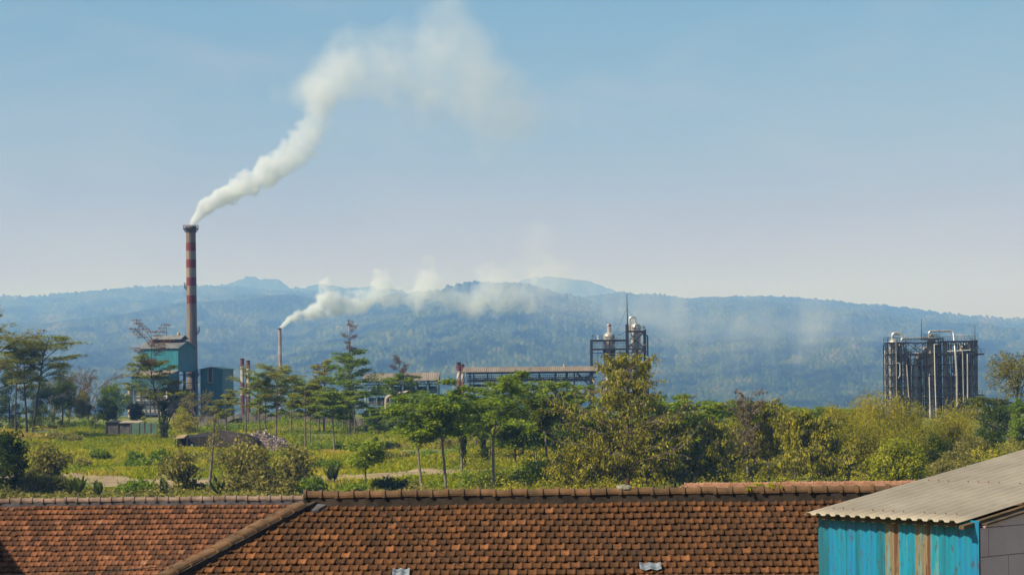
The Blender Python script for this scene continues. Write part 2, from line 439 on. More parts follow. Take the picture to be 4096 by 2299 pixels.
R_RIGHT = [(900,900),(1200,800),(1400,760),(1480,748),(1560,739),(1640,745),(1720,752),(1800,753),(1860,749),(1920,748),(1980,750),(2050,756),(2110,761),(2160,766),(2230,772),(2300,780),(2400,793),(2500,802),(2576,808),(2800,822)]
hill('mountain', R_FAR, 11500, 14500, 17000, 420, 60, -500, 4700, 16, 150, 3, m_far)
hill('hill', R_LEFT, 2900, 12500, 14500, 620, 560, -500, 2400, 15, 260, 11, m_hill, 1.1)
hill('hill', R_MID, 2900, 8500, 10800, 820, 760, 420, 3300, 17, 220, 23, m_near, 1.06,
     [(2110,1238,75,16,.8),(2230,1225,60,14,0.6),(2250,1410,150,40,0.5),(1500,1335,70,9,0.45),(1760,1390,90,12,0.4)])
hill('hill', R_RIGHT, 2900, 10500, 12500, 820, 760, 1500, 4700, 15, 240, 37, m_hill, 1.04,
     [(2780,1480,100,18,0.5),(3200,1490,60,12,0.4),(2900,1400,60,12,0.4)])
# ------------------------------------------------------------------ factory structures
class Site:
    """metric local frame of a structure: pixel offsets from an anchor turned into metres at its distance"""
    def __init__(s, name, label, cat, ax, Y, group=None, rz=0.0):
        s.Y, s.k, s.ax = Y, Y / F, ax
        pyb = 1500 + 11/Y*F
        for _ in range(4):
            p = W(ax, pyb, Y); pyb = 1500 + (ZC - gzf(p.x, Y))/Y*F + (ax-CX)*-SR
        s.pyb = pyb
        s.o = empty(name, (W(ax, pyb, Y).x, Y, gzf(W(ax, pyb, Y).x, Y)), label, cat, group, rz)
    def x(s, px): return (px - s.ax) * s.k
    def z(s, py): return (s.pyb - py) * s.k
    def p(s, px, py, dy=0.0): return Vector((s.x(px), dy, s.z(py)))

def railing(mb, p0, p1, h=1.0, step=1.5, w=0.05):
    p0, p1 = Vector(p0), Vector(p1); n = max(1, int((p1-p0).length/step))
    up = Vector((0,0,h))
    for f in (0.5, 1.0): mb.beam(p0+up*f, p1+up*f, w)
    for i in range(n+1):
        q = p0.lerp(p1, i/n); mb.beam(q, q+up, w)

def arc(c, r, a0, a1, ax1, ax2, n=7):
    return [Vector(c) + Vector(ax1)*(r*math.cos(a0+(a1-a0)*i/n)) + Vector(ax2)*(r*math.sin(a0+(a1-a0)*i/n)) for i in range(n+1)]

def elbowed(pts, r_bend, n=5):
    """polyline with rounded corners"""
    pts = [Vector(p) for p in pts]; out = [pts[0]]
    for a, b, c in zip(pts, pts[1:], pts[2:]):
        d1, d2 = (a-b).normalized(), (c-b).normalized(); r = min(r_bend, (a-b).length*0.49, (c-b).length*0.49)
        s0, s1 = b+d1*r, b+d2*r
        for i in range(n+1):
            t = i/n; out.append(s0*(1-t)**2 + b*2*t*(1-t) + s1*t*t)
    return out + [pts[-1]]

def ring_platform(T, z, r0, r1, m, a0=0.0, a1=2*math.pi, name='platform', rail=1.1):
    mb = MB(); n = max(4, int((a1-a0)/0.3))
    def pt(r_, i, zz): t = a0+(a1-a0)*i/n; return (r_*math.cos(t), r_*math.sin(t), zz)
    for i in range(n):
        mb.add([pt(r0,i,z),pt(r1,i,z),pt(r1,i+1,z),pt(r0,i+1,z),pt(r0,i,z-.18),pt(r1,i,z-.18),pt(r1,i+1,z-.18),pt(r0,i+1,z-.18)],
               [(0,1,2,3),(7,6,5,4),(1,5,6,2),(0,3,7,4)])
        mb.beam(pt(r0,i,z-1.3), pt(r1,i,z-.2), .1)
    pl = mb.build(name, m, T)
    rb = MB()
    for i in range(n):
        for f in (.5, 1.0): rb.beam(pt(r1,i,z+rail*f), pt(r1,i+1,z+rail*f), .07)
        rb.beam(pt(r1,i,z), pt(r1,i,z+rail), .07)
    rb.beam(pt(r1,n,z), pt(r1,n,z+rail), .07)
    rb.build('railing', m, pl)

# --- tall chimney
S = Site('chimney', 'tall concrete chimney with dark red and white bands and thick white smoke', 'chimney', 771, 612)
k = S.k
bands = []
for y0, y1, c in ((972,1006.6,'r'),(1006.6,1042,'w'),(1042,1076,'r'),(1076,1112,'w'),(1112,1147,'r'),(1147,1182,'w'),(1182,1217,'r')):
    bands.append((S.z(y1), S.z(y0), c))
ztop = S.z(904)
mb = MB()
mb.lathe([(22.5*k,-1),(21.5*k,S.z(1480)),(20.6*k,S.z(1300)),(19.7*k,S.z(1000)),(19.3*k,S.z(935)),(20.4*k,S.z(922)),(21*k,S.z(914)),(21*k,ztop),(16*k,ztop),(16*k,ztop-3)], 40)
mb.build('shaft', chimney_mat('banded_chimney', bands, (0.20,0.165,0.14)), S.o, True)
ring_platform(S.o, S.z(913), 20*k, 31*k, M['steel_dark'], name='top_platform', rail=.85)
ring_platform(S.o, S.z(1146), 19*k, 29*k, M['steel_dark'], R(150), R(215), 'landing')
ring_platform(S.o, S.z(1322), 20*k, 31*k, M['steel_dark'], R(-35), R(25), 'landing')
ring_platform(S.o, S.z(1492), 21*k, 32*k, M['steel_dark'], name='lower_platform')
mb = MB()
for sx in (-.25, .25): mb.beam((sx, -21.6*k, 2), (sx*.9, -20.3*k, ztop), .06)
for i in range(100): zz = 2+i*(ztop-3)/100; mb.beam((-.25,-21.5*k,zz),(.25,-21.5*k,zz), .04)
mb.build('ladder', M['steel_dark'], S.o)
# faded painted letters running down the left flank of the shaft
for ch, yy in (('C',990), ('K',1024), ('P',1060), ('U',1128), ('L',1164), ('O',1200)):
    cu = bpy.data.curves.new('painted_letter', 'FONT'); cu.body = ch; cu.size = 28*k; cu.align_x = 'CENTER'; cu.align_y = 'CENTER'; cu.extrude = 0.01
    tmp = bpy.data.objects.new('tmp', cu); col.objects.link(tmp)
    me = bpy.data.meshes.new_from_object(tmp.evaluated_get(bpy.context.evaluated_depsgraph_get()))
    bpy.data.objects.remove(tmp)
    co = np.zeros(len(me.vertices)*3); me.vertices.foreach_get('co', co); co = co.reshape(-1, 3)
    rr = 20.2*k + 0.06; th = R(187) + co[:, 0]/rr
    me.vertices.foreach_set('co', np.stack([rr*np.cos(th), rr*np.sin(th), S.z(yy)+co[:, 1]], -1).astype(np.float32).ravel()); me.update()
    link('painted_letter', me, M['white'], S.o)

# --- small banded chimneys
def small_stack(label, px, Y, top, rpx, bands, group, strake=0, base=(0.17,0.075,0.05), cap=True, white=(0.45,0.43,0.41), red=(0.15,0.035,0.03), cat='chimney'):
    S = Site('metal_chimney', label, cat, px, Y, group)
    k = S.k; b = [(S.z(y1), S.z(y0), c) for y0, y1, c in bands]
    mb = MB(); r_ = rpx*k
    mb.lathe([(r_*1.05,-1),(r_,S.z(top+20)),(r_,S.z(top)),(r_*.8,S.z(top)),(r_*.8,S.z(top)-1)], 20)
    mb.build('stack', chimney_mat('stack_paint', b, base, red=red, white=white), S.o, True)
    if cap:
        mb = MB(); mb.lathe([(r_*1.02,S.z(top+5)),(r_*1.15,S.z(top+5)),(r_*1.15,S.z(top)-.02),(r_*1.02,S.z(top)-.02)], 20); mb.build('rim', M['black'], S.o, True)
    if strake:
        z0 = S.z(top+130)
        for ph in (0, 2.09, 4.19):
            mb = MB()
            for i in range(48):
                a, c = ph + i*.17, ph + (i+1)*.17; za, zb = z0+(S.z(top+6)-z0)*i/48, z0+(S.z(top+6)-z0)*(i+1)/48
                mb.beam((r_*1.05*math.cos(a), r_*1.05*math.sin(a), za), (r_*1.05*math.cos(c), r_*1.05*math.sin(c), zb), .12, .2)
            mb.build('spiral_fin', M['rust'], S.o)
    return S
gp = 'slim banded metal chimneys'
small_stack('slim red and white chimney just right of the windowed teal tower shed', 971, 642, 1433, 8, [(1468,1530,'w'),(1530,1548,'r'),(1548,1580,'w'),(1580,1640,'r'),(1433,1468,'r')], gp)
small_stack('slightly shorter slim red and white chimney half hidden by feathery branches', 995, 648, 1441, 7.5, [(1441,1476,'r'),(1476,1535,'w'),(1535,1552,'r'),(1552,1584,'w'),(1584,1640,'r')], gp)
small_stack('distant sooty striped chimney giving off low drifting smoke', 1125, 1000, 1311, 6.8, [(1311,1322,'k'),(1322,1350,'b'),(1350,1384,'r'),(1384,1418,'w'),(1418,1452,'r')], None, 0, (0.30,0.255,0.26), True, (0.37,0.33,0.33), (0.29,0.205,0.20))
small_stack('black tipped red and white chimney with spiral fins, taller of the touching pair', 1837, 560, 1448, 8.5, [(1448,1460,'k'),(1460,1484,'r'),(1484,1521,'w'),(1521,1640,'b')], gp, 1, (0.26,0.105,0.06), True, (0.62,0.60,0.58))
small_stack('black tipped red and white chimney with spiral fins, shorter of the touching pair', 1852, 566, 1456, 7, [(1456,1464,'k'),(1464,1492,'r'),(1492,1526,'w'),(1526,1640,'b')], gp, 1, (0.24,0.10,0.06), True, (0.60,0.58,0.56))

# --- teal boiler house
S = Site('boiler_house', 'teal metal boiler house with ridge vent and lower lean-to roof beside the tall chimney', 'industrial building', 715, 590, rz=R(-21))
k = S.k; ca = math.cos(R(21)); sa = math.sin(R(21))
def bx(px): return (px - 715)*k/ca          # along the long front (corner at px 715)
z = S.z; L = bx(552); D = 9.6
mb = MB(); mb.box(L, -.05, 0.05, D-.05, z(1486), z(1388)); mb.build('upper_wall', M['teal_sheet'], S.o)
zr, zap, z1 = z(1386), z(1363), z(1386)
mb = MB()
mb.add([(0.02,0,z(1457)),(0.02,D,z(1460)),(0.02,D,zr),(0.02,D/2,zap),(0.02,0,zr),(-.3,0,z(1457)),(-.3,D,z(1460)),(-.3,D,zr),(-.3,D/2,zap),(-.3,0,zr)],
       [(0,1,2,3,4),(9,8,7,6,5),(0,5,6,1),(1,6,7,2),(2,7,8,3),(3,8,9,4),(4,9,5,0)])
mb.build('gable_wall', M['teal_sheet_y'], S.o)
mb = MB(); e = .6
for sgn in (0, 1):
    y0, y1 = (-e, D/2) if sgn == 0 else (D+e, D/2)
    za = zr - .35
    q = [(L-.5,y0,za),(.5,y0,za),(.5,y1,zap+.1),(L-.5,y1,zap+.1)]
    q += [(a,b,c-.12) for a,b,c in q]
    mb.add(q, [(0,1,2,3),(7,6,5,4),(0,4,5,1),(1,5,6,2),(2,6,7,3),(3,7,4,0)])
mb.build('roof', M['tin_grey'], S.o)
mb = MB(); mb.box(L+2, -1, D/2-1.4, D/2+1.4, zap-.6, zap+.55); mb.build('vent_wall', M['black'], S.o)
mb = MB()
for y0, y1 in ((D/2-2.2, D/2), (D/2+2.2, D/2)):
    q = [(L+1.6,y0,zap+.62),(-.4,y0,zap+.62),(-.4,y1,zap+1.75),(L+1.6,y1,zap+1.75)]; q += [(a,b,c-.1) for a,b,c in q]
    mb.add(q, [(0,1,2,3),(7,6,5,4),(0,4,5,1),(1,5,6,2),(2,6,7,3),(3,7,4,0)])
mb.build('vent_roof', M['tin_grey'], S.o)
mb = MB(); mb.lathe([(.5,zap+1.6),(.5,zap+2.1),(.35,zap+2.5),(.05,zap+2.6)], 12, (-2.6, D/2)); mb.build('roof_cowl', M['duct'], S.o, True)
mb = MB(); mb.beam((L*.52, D/2, zap), (L*.52, D/2, zap+5), .09); mb.build('lightning_rod', M['steel_dark'], S.o)
for xx, yy in ((-.35,.35),(-.35,D-.4),(-.35,D*.42),(L+.4,.35),(L+.4,D-.4),(L*.5,D-.4)):
    mb = MB(); mb.beam((xx,yy,-.5), (xx,yy,z(1460)), .55); mb.build('post', M['steel_dark'], S.o)
mb = MB()
for zz in (z(1497), z(1530), z(1575), z(1620)):
    mb.box(L*.5, 2.0, D*.2, D*.9, zz-.2, zz)
mb.build('floor_deck', M['steel_dark'], S.o)
mb = MB()
for zz in (z(1497), z(1530)):
    railing(mb, (0,D*.2,zz),(2.0,D*.2,zz)); railing(mb, (2.0,D*.2,zz),(2.0,D*.9,zz))
mb.build('railing', M['steel_dark'], S.o)
# lower block in front with lean-to roof
y0 = -6.0; xl, xr = bx(560), bx(716)
mb = MB(); mb.add([(xl,y0,z(1500)),(xr,y0,z(1500)),(xr,-.05,z(1500)),(xl,-.05,z(1500)),(xl,y0,z(1556)),(xr,y0,z(1556)),(xr,-.05,z(1556)),(xl,-.05,z(1556))],
       [(0,1,2,3),(7,6,5,4),(0,4,5,1),(1,5,6,2),(2,6,7,3),(3,7,4,0)]); mb.build('lower_wall', M['teal_dark'], S.o)
mb = MB(); mb.add([(xr+.02,y0,z(1503)),(xr+.02,0,z(1503)),(xr+.02,0,z(1481)),(xr-.1,y0,z(1503)),(xr-.1,0,z(1503)),(xr-.1,0,z(1481))], [(0,1,2),(5,4,3),(0,3,4,1),(1,4,5,2),(2,5,3,0)]); mb.build('lean_to_side', M['teal_sheet_y'], S.o)
mb = MB(); q = [(xl-.4,y0-.7,z(1500)),(xr+.4,y0-.7,z(1500)),(xr+.4,-.06,z(1479)),(xl-.4,-.06,z(1479))]; q += [(a,b,c-.12) for a,b,c in q]
mb.add(q, [(0,1,2,3),(7,6,5,4),(0,4,5,1),(1,5,6,2),(2,6,7,3),(3,7,4,0)]); mb.build('lean_to_roof', M['tin_brown'], S.o)
random.seed(5)
for i, (a, b, c, d, m_) in enumerate(((xl+.3,xr-5.6,1558,1578,'wall_conc'),(xl+.2,xr-.4,1580,1600,'vessel_grey'),(xl+.5,xr-3,1604,1632,'wall_conc'),(xl+.2,xr-1,1636,1654,'vessel_grey'))):
    mb = MB(); mb.box(a, b, y0+.8+.2*i, -1, z(d), z(c)); mb.build('cladding_panel', M[m_], S.o)
mb = MB(); mb.box(xl, xr, y0+2, D, -.5, z(1557)); mb.build('machine_hall', M['steel_dark'], S.o)
for i in range(5):
    xx = xl + (xr-xl)*i/4
    mb = MB(); mb.beam((xx,y0+.3,-.5),(xx,y0+.3,z(1556)), .35); mb.build('post', M['steel_dark'], S.o)
mb = MB()
for zz in (1578,1602,1634,1655):
    mb.beam((xl,y0+.3,z(zz)),(xr,y0+.3,z(zz)), .28)
    railing(mb, (xl,y0+.1,z(zz)),(xr,y0+.1,z(zz)), 1.0, 1.6, .06)
mb.build('gallery', M['steel_green'], S.o)
mb = MB(); mb.tube([(xr-2.2,y0-.4,0),(xr-2.2,y0-.4,z(1600)),(xr+1.2,y0-.4,z(1600))], .14, 8); mb.tube([(xr-.2,y0-.4,0),(xr-.2,y0-.4,z(1560))], .14, 8); mb.build('white_pipe', M['pipe_white'], S.o)
mb = MB(); mb.tube(elbowed([(xl-1.2,y0+1,0),(xl-1.2,y0+1,z(1570)),(xl-1.8,y0+1,z(1530))], .6), .5, 10); mb.lathe([(1.2,z(1610)),(1.4,z(1600)),(1.4,z(1585)),(.9,z(1572))], 14, (xl-2.0, y0+1)); mb.build('flue_duct', M['duct'], S.o, True)

# --- teal tower shed with the tall opening
S = Site('tower_shed', 'narrow teal tower shed with a tall dark opening under its shallow gable', 'industrial building', 892, 600, rz=R(-14))
k = S.k; z = S.z; Wd = (892-799)*k/math.cos(R(14)); D = 8.5
mb = MB(); mb.add([(-Wd,0,-.5),(0,0,-.5),(0,0,z(1474)),(-Wd/2,0,z(1467)),(-Wd,0,z(1474)),(-Wd,D,-.5),(0,D,-.5),(0,D,z(1474)),(-Wd/2,D,z(1467)),(-Wd,D,z(1474))],
    [(0,1,2,3,4),(9,8,7,6,5),(1,6,7,2),(5,0,4,9),(0,5,6,1)])
mb.build('wall', ribbed('tower_cladding', (0.005,0.085,0.105), (0.012,0.145,0.165), 0.45, 0), S.o)
mb = MB()
for x0, x1 in ((-Wd-.35,-Wd/2),(.35,-Wd/2)):
    q = [(x0,-.4,z(1475.5)),(x0,D+.4,z(1475.5)),(x1,D+.4,z(1466)),(x1,-.4,z(1466))]; q += [(a,b,c-.15) for a,b,c in q]
    mb.add(q, [(0,1,2,3),(7,6,5,4),(0,4,5,1),(1,5,6,2),(2,6,7,3),(3,7,4,0)])
mb.build('roof', M['teal_dark'], S.o)
ox = -Wd*.62; ow = 1.15
mb = MB(); mb.box(ox, ox+ow, -.06, .3, z(1527), z(1472)); mb.build('opening', M['black'], S.o)  # black block; the shade inside the opening is put into its colour
mb = MB()
for a, b, c, d in ((ox-.22,ox,1529,1470),(ox+ow,ox+ow+.12,1529,1470),(ox-.22,ox+ow+.12,1531,1528)): mb.box(a, b, -.22, .02, z(c), z(d))
mb.build('opening_frame', M['duct'], S.o)
mb = MB(); mb.box(ox+.1, ox+.45, -.10, -.05, z(1560), z(1529)); mb.box(ox+.1, ox+.7, -.05, -.01, z(1640), z(1545)); mb.build('pale_streak_panel', M['teal_sheet'], S.o)

# --- open process building
S = Site('process_building', 'open steel process building under a brown tin roof with tanks and a bent beige duct', 'industrial building', 1610, 540)
k = S.k; z = S.z; x = S.x; D = 9.0
mb = MB(); q = [(x(1448),-.8,z(1522)),(x(1757),-.8,z(1520)),(x(1760),D/2,z(1490)),(x(1457),D/2,z(1492))]
q2 = [(x(1448),D+.8,z(1522)),(x(1757),D+.8,z(1520)),(x(1760),D/2,z(1490)-.01),(x(1457),D/2,z(1492)-.01)]
for qq in (q, q2):
    q_ = qq + [(a,b,c-.12) for a,b,c in qq]; mb.add(q_, [(0,1,2,3),(7,6,5,4),(0,4,5,1),(1,5,6,2),(2,6,7,3),(3,7,4,0)])
mb.build('roof', M['tin_brown'], S.o)
cols = [1455, 1507, 1560, 1612, 1665, 1712, 1752]
for cxx in cols:
    for yy in (0, D):
        mb = MB(); mb.beam((x(cxx),yy,-.3),(x(cxx),yy,z(1522)), .36); mb.build('post', M['steel_teal'], S.o)
mb = MB()
for yy in (0, D):
    for zz in (1526, 1538): mb.beam((x(1452),yy,z(zz)),(x(1754),yy,z(zz)), .22)
    for a, b in zip(cols, cols[1:]):
        mb.beam((x(a),yy,z(1545)),(x((a+b)/2),yy,z(1526)), .14); mb.beam((x(b),yy,z(1545)),(x((a+b)/2),yy,z(1526)), .14)
        mb.beam((x(a),yy,z(1575)),(x(b),yy,z(1545)), .12)
for cxx in cols: mb.beam((x(cxx),0,z(1526)),(x(cxx),D/2,z(1494)), .2); mb.beam((x(cxx),D,z(1526)),(x(cxx),D/2,z(1494)), .2)
mb.build('truss', M['steel_green'], S.o)
for zz in (1580, 1621):
    mb = MB(); mb.box(x(1452),x(1754),-.3,D,z(zz)-.3,z(zz)); dk = mb.build('floor_deck', M['steel_teal'], S.o)
    mb = MB(); railing(mb, (x(1452),-.25,z(zz)),(x(1754),-.25,z(zz)), 1.05, 1.2, .06); mb.build('railing', M['duct'] if zz == 1621 else M['steel_teal'], dk)
mb = MB(); mb.box(x(1470),x(1750),D*.55,D*.9,z(1575),z(1545)); mb.box(x(1470),x(1750),D*.55,D*.9,z(1618),z(1590)); mb.build('machinery', M['steel_green'], S.o)
random.seed(3)
for pxx, r_, zt, zb, m_ in ((1487,13,1626,1700,'vessel_grey'),(1530,11,1628,1700,'vessel_grey'),(1600,13,1630,1700,'vessel_rust'),(1480,7,1556,1578,'vessel_grey'),(1523,6,1558,1578,'pipe_white'),(1545,6,1556,1578,'vessel_grey'),(1580,7,1555,1578,'vessel_grey'),(1500,8,1592,1620,'vessel_grey'),(1527,7,1594,1620,'vessel'),(1640,9,1592,1620,'vessel_grey'),(1690,9,1590,1620,'vessel_grey')):
    mb = MB(); mb.lathe([(r_*k,z(zb)),(r_*k,z(zt+4)),(r_*k*.75,z(zt+1.5)),(r_*k*.2,z(zt))], 16, (x(pxx), 3.2)); mb.build('tank', M[m_], S.o, True)
mb = MB(); mb.tube(elbowed([(x(1546),-1.4,z(1675)),(x(1546),-1.4,z(1588)),(x(1572),-1.4,z(1578)),(x(1640),-1.4,z(1566))], 1.3), 6.2*k, 14); mb.build('duct', M['duct'], S.o, True)
mb = MB(); mb.tube([(x(1563),-.6,z(1660)),(x(1563),-.6,z(1592))], .25, 8); mb.tube([(x(1462),-.5,z(1700)),(x(1462),-.5,z(1560))], .1, 6); mb.tube([(x(1524),-1.8,0),(x(1524),-1.8,z(1690)),(x(1545),-1.8,z(1690))], .25, 8); mb.build('pipework', M['pipe_white'], S.o)
mb = MB()
for a, b in ((1478,1492),(1500,1514)):
    mb.beam((x(a),-.5,z(1655)),(x(b),-.5,z(1626)), .1); mb.beam((x(b),-.5,z(1655)),(x(a),-.5,z(1626)), .1)
for i in range(9): mb.beam((x(1474),-.7,z(1700-i*5)),(x(1500),-.7,z(1700-i*5)), .07)
for a in (1474,1487,1500): mb.beam((x(a),-.7,z(1702)),(x(a),-.7,z(1652)), .08)
mb.build('scaffold', M['steel_teal'], S.o)
mb = MB(); mb.beam((x(1462),D*.5,z(1505)),(x(1462),D*.5,z(1443)), .1); mb.build('lightning_rod', M['steel_dark'], S.o)
mb = MB(); mb.box(x(1585),x(1625),-1.5,2,z(1700),z(1680)); mb.build('white_hut', M['white'], S.o)

# --- conveyor gallery
S = Site('conveyor_gallery', 'long elevated conveyor gallery with brown pitched tin roof on dark steel trusses', 'conveyor', 2124, 520)
k = S.k; z = S.z; x = S.x; D = 5.5
za, zb_ = z(1484), z(1466)
mb = MB()
for y0, y1 in ((-.9, D/2), (D+.9, D/2)):
    q = [(x(1849),y0,za),(x(2399),y0,za),(x(2396),y1,zb_),(x(1856),y1,zb_)]; q += [(a,b,c-.12) for a,b,c in q]
    mb.add(q, [(0,1,2,3),(7,6,5,4),(0,4,5,1),(1,5,6,2),(2,6,7,3),(3,7,4,0)])
mb.build('roof', M['tin_brown'], S.o)
mb = MB(); mb.lathe([(.3,zb_-.2),(.3,zb_+.2),(.28,zb_+.5),(.02,zb_+.65)], 12, (x(2260), D/2)); mb.build('roof_cowl', M['duct'], S.o, True)
mb = MB()
for yy in (0, D):
    mb.beam((x(1866),yy,z(1490)),(x(2395),yy,z(1490)), .45); mb.beam((x(1868),yy,z(1510)),(x(2390),yy,z(1510)), .25); mb.beam((x(1868),yy,z(1500)),(x(2390),yy,z(1500)), .12)
    mb.beam((x(1868),yy,z(1524)),(x(2370),yy,z(1524)), .3)
    n = 56
    for i in range(n+1): a = 1868 + (2372-1868)*i/n; mb.beam((x(a),yy,z(1510)),(x(a),yy,z(1500)), .07)
    for i in range(11): a = 1880+i*45; mb.beam((x(a),yy,z(1524)),(x(a+22),yy,z(1510)), .14); mb.beam((x(a+45),yy,z(1524)),(x(a+22),yy,z(1510)), .14)
mb.build('truss', M['steel_dark'], S.o)
for cxx, w in ((1881,.22),(1896,.2),(1952,.22),(2010,.2),(2068,.35),(2160,.25),(2225,.4),(2270,.45),(2300,.2),(2369,.75)):
    for yy in (0, D):
        mb = MB(); mb.beam((x(cxx),yy,-.3),(x(cxx),yy,z(1488)), w); mb.build('post', M['steel_dark'], S.o)
for yy in (0, D):
    mb = MB(); mb.beam((x(2312),yy,z(1495)),(x(2358),yy,z(1540)), .3); mb.beam((x(2310),yy,z(1512)),(x(2372),yy,z(1506)), .25); mb.build('brace', M['steel_dark'], S.o)
mb = MB(); mb.box(x(1870),x(2380),.4,D-.4,z(1522)-.1,z(1514)); mb.build('belt_deck', M['steel_green'], S.o)
mb = MB(); mb.box(x(1878),x(2040),1,4,z(1545),z(1534)); mb.build('drive_house', M['black'], S.o)

def vessel(S, px, dy, rpx, top, bot, m, dome=1.0, name='vessel'):
    k = S.k; r_ = rpx*k; zt, zb = S.z(top), S.z(bot); h = r_*.75*dome
    mb = MB(); prof = [(r_, zb)]; n = max(2, int((zt-h-zb)/2.2))
    for i in range(n-1, -1, -1):                        # raised weld rings
        zz = zt-h-.1-i*(zt-h-zb)/n; prof += [(r_, zz-.08), (r_+.05, zz-.07), (r_+.05, zz+.07), (r_, zz+.08)]
    prof += [(r_*math.cos(t), zt-h+h*math.sin(t)) for t in (0.25,.5,.75,1.0,1.25,1.45)]
    mb.lathe(prof, 24, (S.x(px), dy)); v = mb.build(name, m, S.o, True)
    return v

# --- distillation tower (middle)
S = Site('distillation_tower', 'dark steel frame tower holding two domed metal columns and a tall mast', 'industrial tower', 2480, 540)
k = S.k; z = S.z; x = S.x; D = 5.0
v1 = vessel(S, 2441, D/2, 23.5, 1327, 1700, M['vessel'])
v2 = vessel(S, 2549, D/2, 20.5, 1292, 1700, M['vessel'])
for a, b in ((1392,1409),(1416,1422)):
    mb = MB(); mb.lathe([(23.7*k+.06,z(b)),(23.9*k+.08,z(b)),(23.9*k+.08,z(a)),(23.7*k+.06,z(a))], 24, (x(2441), D/2)); mb.build('black_band', M['black'], v1, True)
mb = MB(); mb.tube([(x(2442),D/2,z(1330)),(x(2442),D/2,z(1310)),(x(2441.5),D/2,z(1302)),(x(2440),D/2,z(1297)),(x(2437),D/2+.4,z(1295))], [9.2*k,9*k,8.8*k,7*k,2*k], 16); mb.build('neck_pipe', M['pipe'], v1, True)
mb = MB(); mb.tube([(x(2442),D/2,z(1305)),(x(2441.5),D/2,z(1299)),(x(2440),D/2,z(1296))], [9.3*k,8.6*k,6*k], 16); mb.build('rusty_cap', M['rust'], v1, True)
mb = MB(); cx_, r_ = 2536, 11.5
pts = [(x(2547.5),D/2,z(1296)),(x(2547.5),D/2,z(1278))] + [Vector((x(cx_)+math.cos(t)*r_*k, D/2, z(1278)+math.sin(t)*r_*k)) for t in np.linspace(.2, math.pi-.05, 9)] + [(x(cx_-r_),D/2,z(1285)),(x(cx_-r_),D/2,z(1330))]
mb.tube(pts, [5.5*k]*6 + [4.5*k]*(len(pts)-6), 14); mb.build('gooseneck_pipe', M['pipe'], v2, True)
for v_, pxx, yy in ((v1,2428,1346),(v1,2428,1454),(v2,2538,1312),(v2,2540,1346)):
    mb = MB(); rr = 23.5*k if v_ is v1 else 20.5*k; off = (x(pxx)-x(2441 if v_ is v1 else 2549)); yf = D/2 - math.sqrt(max(rr*rr-off*off, .01))
    mb.tube([(x(pxx),yf+.1,z(yy)),(x(pxx),yf-.25,z(yy))], 4.2*k, 12); mb.build('manhole', M['duct'], v_, True)
for cxx, top, w in ((2370,1356,.5),(2514,1296,.55),(2585,1318,.42)):
    for yy in (0, D):
        mb = MB(); mb.beam((x(cxx),yy,-.3),(x(cxx),yy,z(top)), w); mb.build('post', M['steel_dark'], S.o)
mb = MB(); mb.beam((x(2441),-.2,-.3),(x(2441),-.2,z(1357)), .3); mb.beam((x(2394),0,z(1470)),(x(2394),0,z(1400)), .14); mb.build('post', M['steel_dark'], S.o)
for a, b, zz, h in ((2370,2514,1357,.5),(2370,2586,1392,.45),(2398,2586,1473,.35),(2514,2587,1322,.5)):
    mb = MB(); mb.box(x(a),x(b),-.3,.35,z(zz)-h,z(zz)); mb.box(x(a),x(b),D-.35,D+.3,z(zz)-h,z(zz))
    mb.box(x(a),x(a)+.4,.35,D-.35,z(zz)-h,z(zz)); mb.box(x(b)-.4,x(b),.35,D-.35,z(zz)-h,z(zz)); mb.box(x(a)+.4,x(2417),.35,D-.35,z(zz)-.12,z(zz)-.02) if a == 2370 else None
    dk = mb.build('deck', M['steel_dark'], S.o)
    rb = MB(); y_ = -.28
    if zz == 1357: railing(rb, (x(2408),y_,z(zz)),(x(2472),y_,z(zz)), 1.05, .55, .05)
    else: railing(rb, (x(a)+.3,y_,z(zz)),(x(b),y_,z(zz)), 1.1 if zz != 1392 else 1.15, .8, .055)
    rb.build('railing', M['steel_green'], dk); rb = MB(); railing(rb, (x(a)+.3,D+.2,z(zz)),(x(b),D+.2,z(zz)), 1.1, .8, .05)
    rb.build('railing', M['steel_green'], dk)
mb = MB()
for zz in (1365,1370,1411,1492,1525): mb.beam((x(2372),0,z(zz)),(x(2514),0,z(zz)), .12)
mb.beam((x(2372),0,z(1411)),(x(2592),0,z(1410)), .2); mb.beam((x(2514),0,z(1500)),(x(2592),0,z(1487)), .2)
lv = [1324, 1392, 1473, 1540]
for a, b in zip(lv, lv[1:]):
    m2 = (a+b)/2
    for yy in (0, D):
        mb.beam((x(2516),yy,z(b)),(x(2584),yy,z(a)), .28 if yy == 0 else .2); mb.beam((x(2527),yy,z(m2-6)),(x(2584),yy,z(b)), .24 if yy == 0 else .18)
    mb.beam((x(2516),0,z(m2+8)),(x(2560),0,z(a)), .16)
mb.build('cross_brace', M['steel_dark'], S.o)
mb = MB(); mb.tube(elbowed([(x(2575),.3,z(1341)),(x(2594),.3,z(1341)),(x(2594.5),.3,z(1700))], .5), .19, 10); mb.build('drain_pipe', M['steel_dark'], S.o, True)
mb = MB(); mb.tube([(x(2514),0,z(1300)),(x(2513),0,z(1235)),(x(2513),0,z(1172))], [.17,.12,.07], 8); ms = mb.build('mast', M['steel_dark'], S.o)
mb = MB()
for q in ((2466,1340,1.0),(2459,1340,3.0),(2538,1268,2.5)): mb.beam((x(2513),0,z(1233)),(x(q[0]),q[2],z(q[1])), .035)
mb.tube([(x(2513),0,z(1312)),(x(2508),0,z(1322)),(x(2498),0,z(1332)),(x(2484),0,z(1339)),(x(2472),0,z(1338))], .06, 6); mb.build('guy_wire', M['steel_dark'], ms)
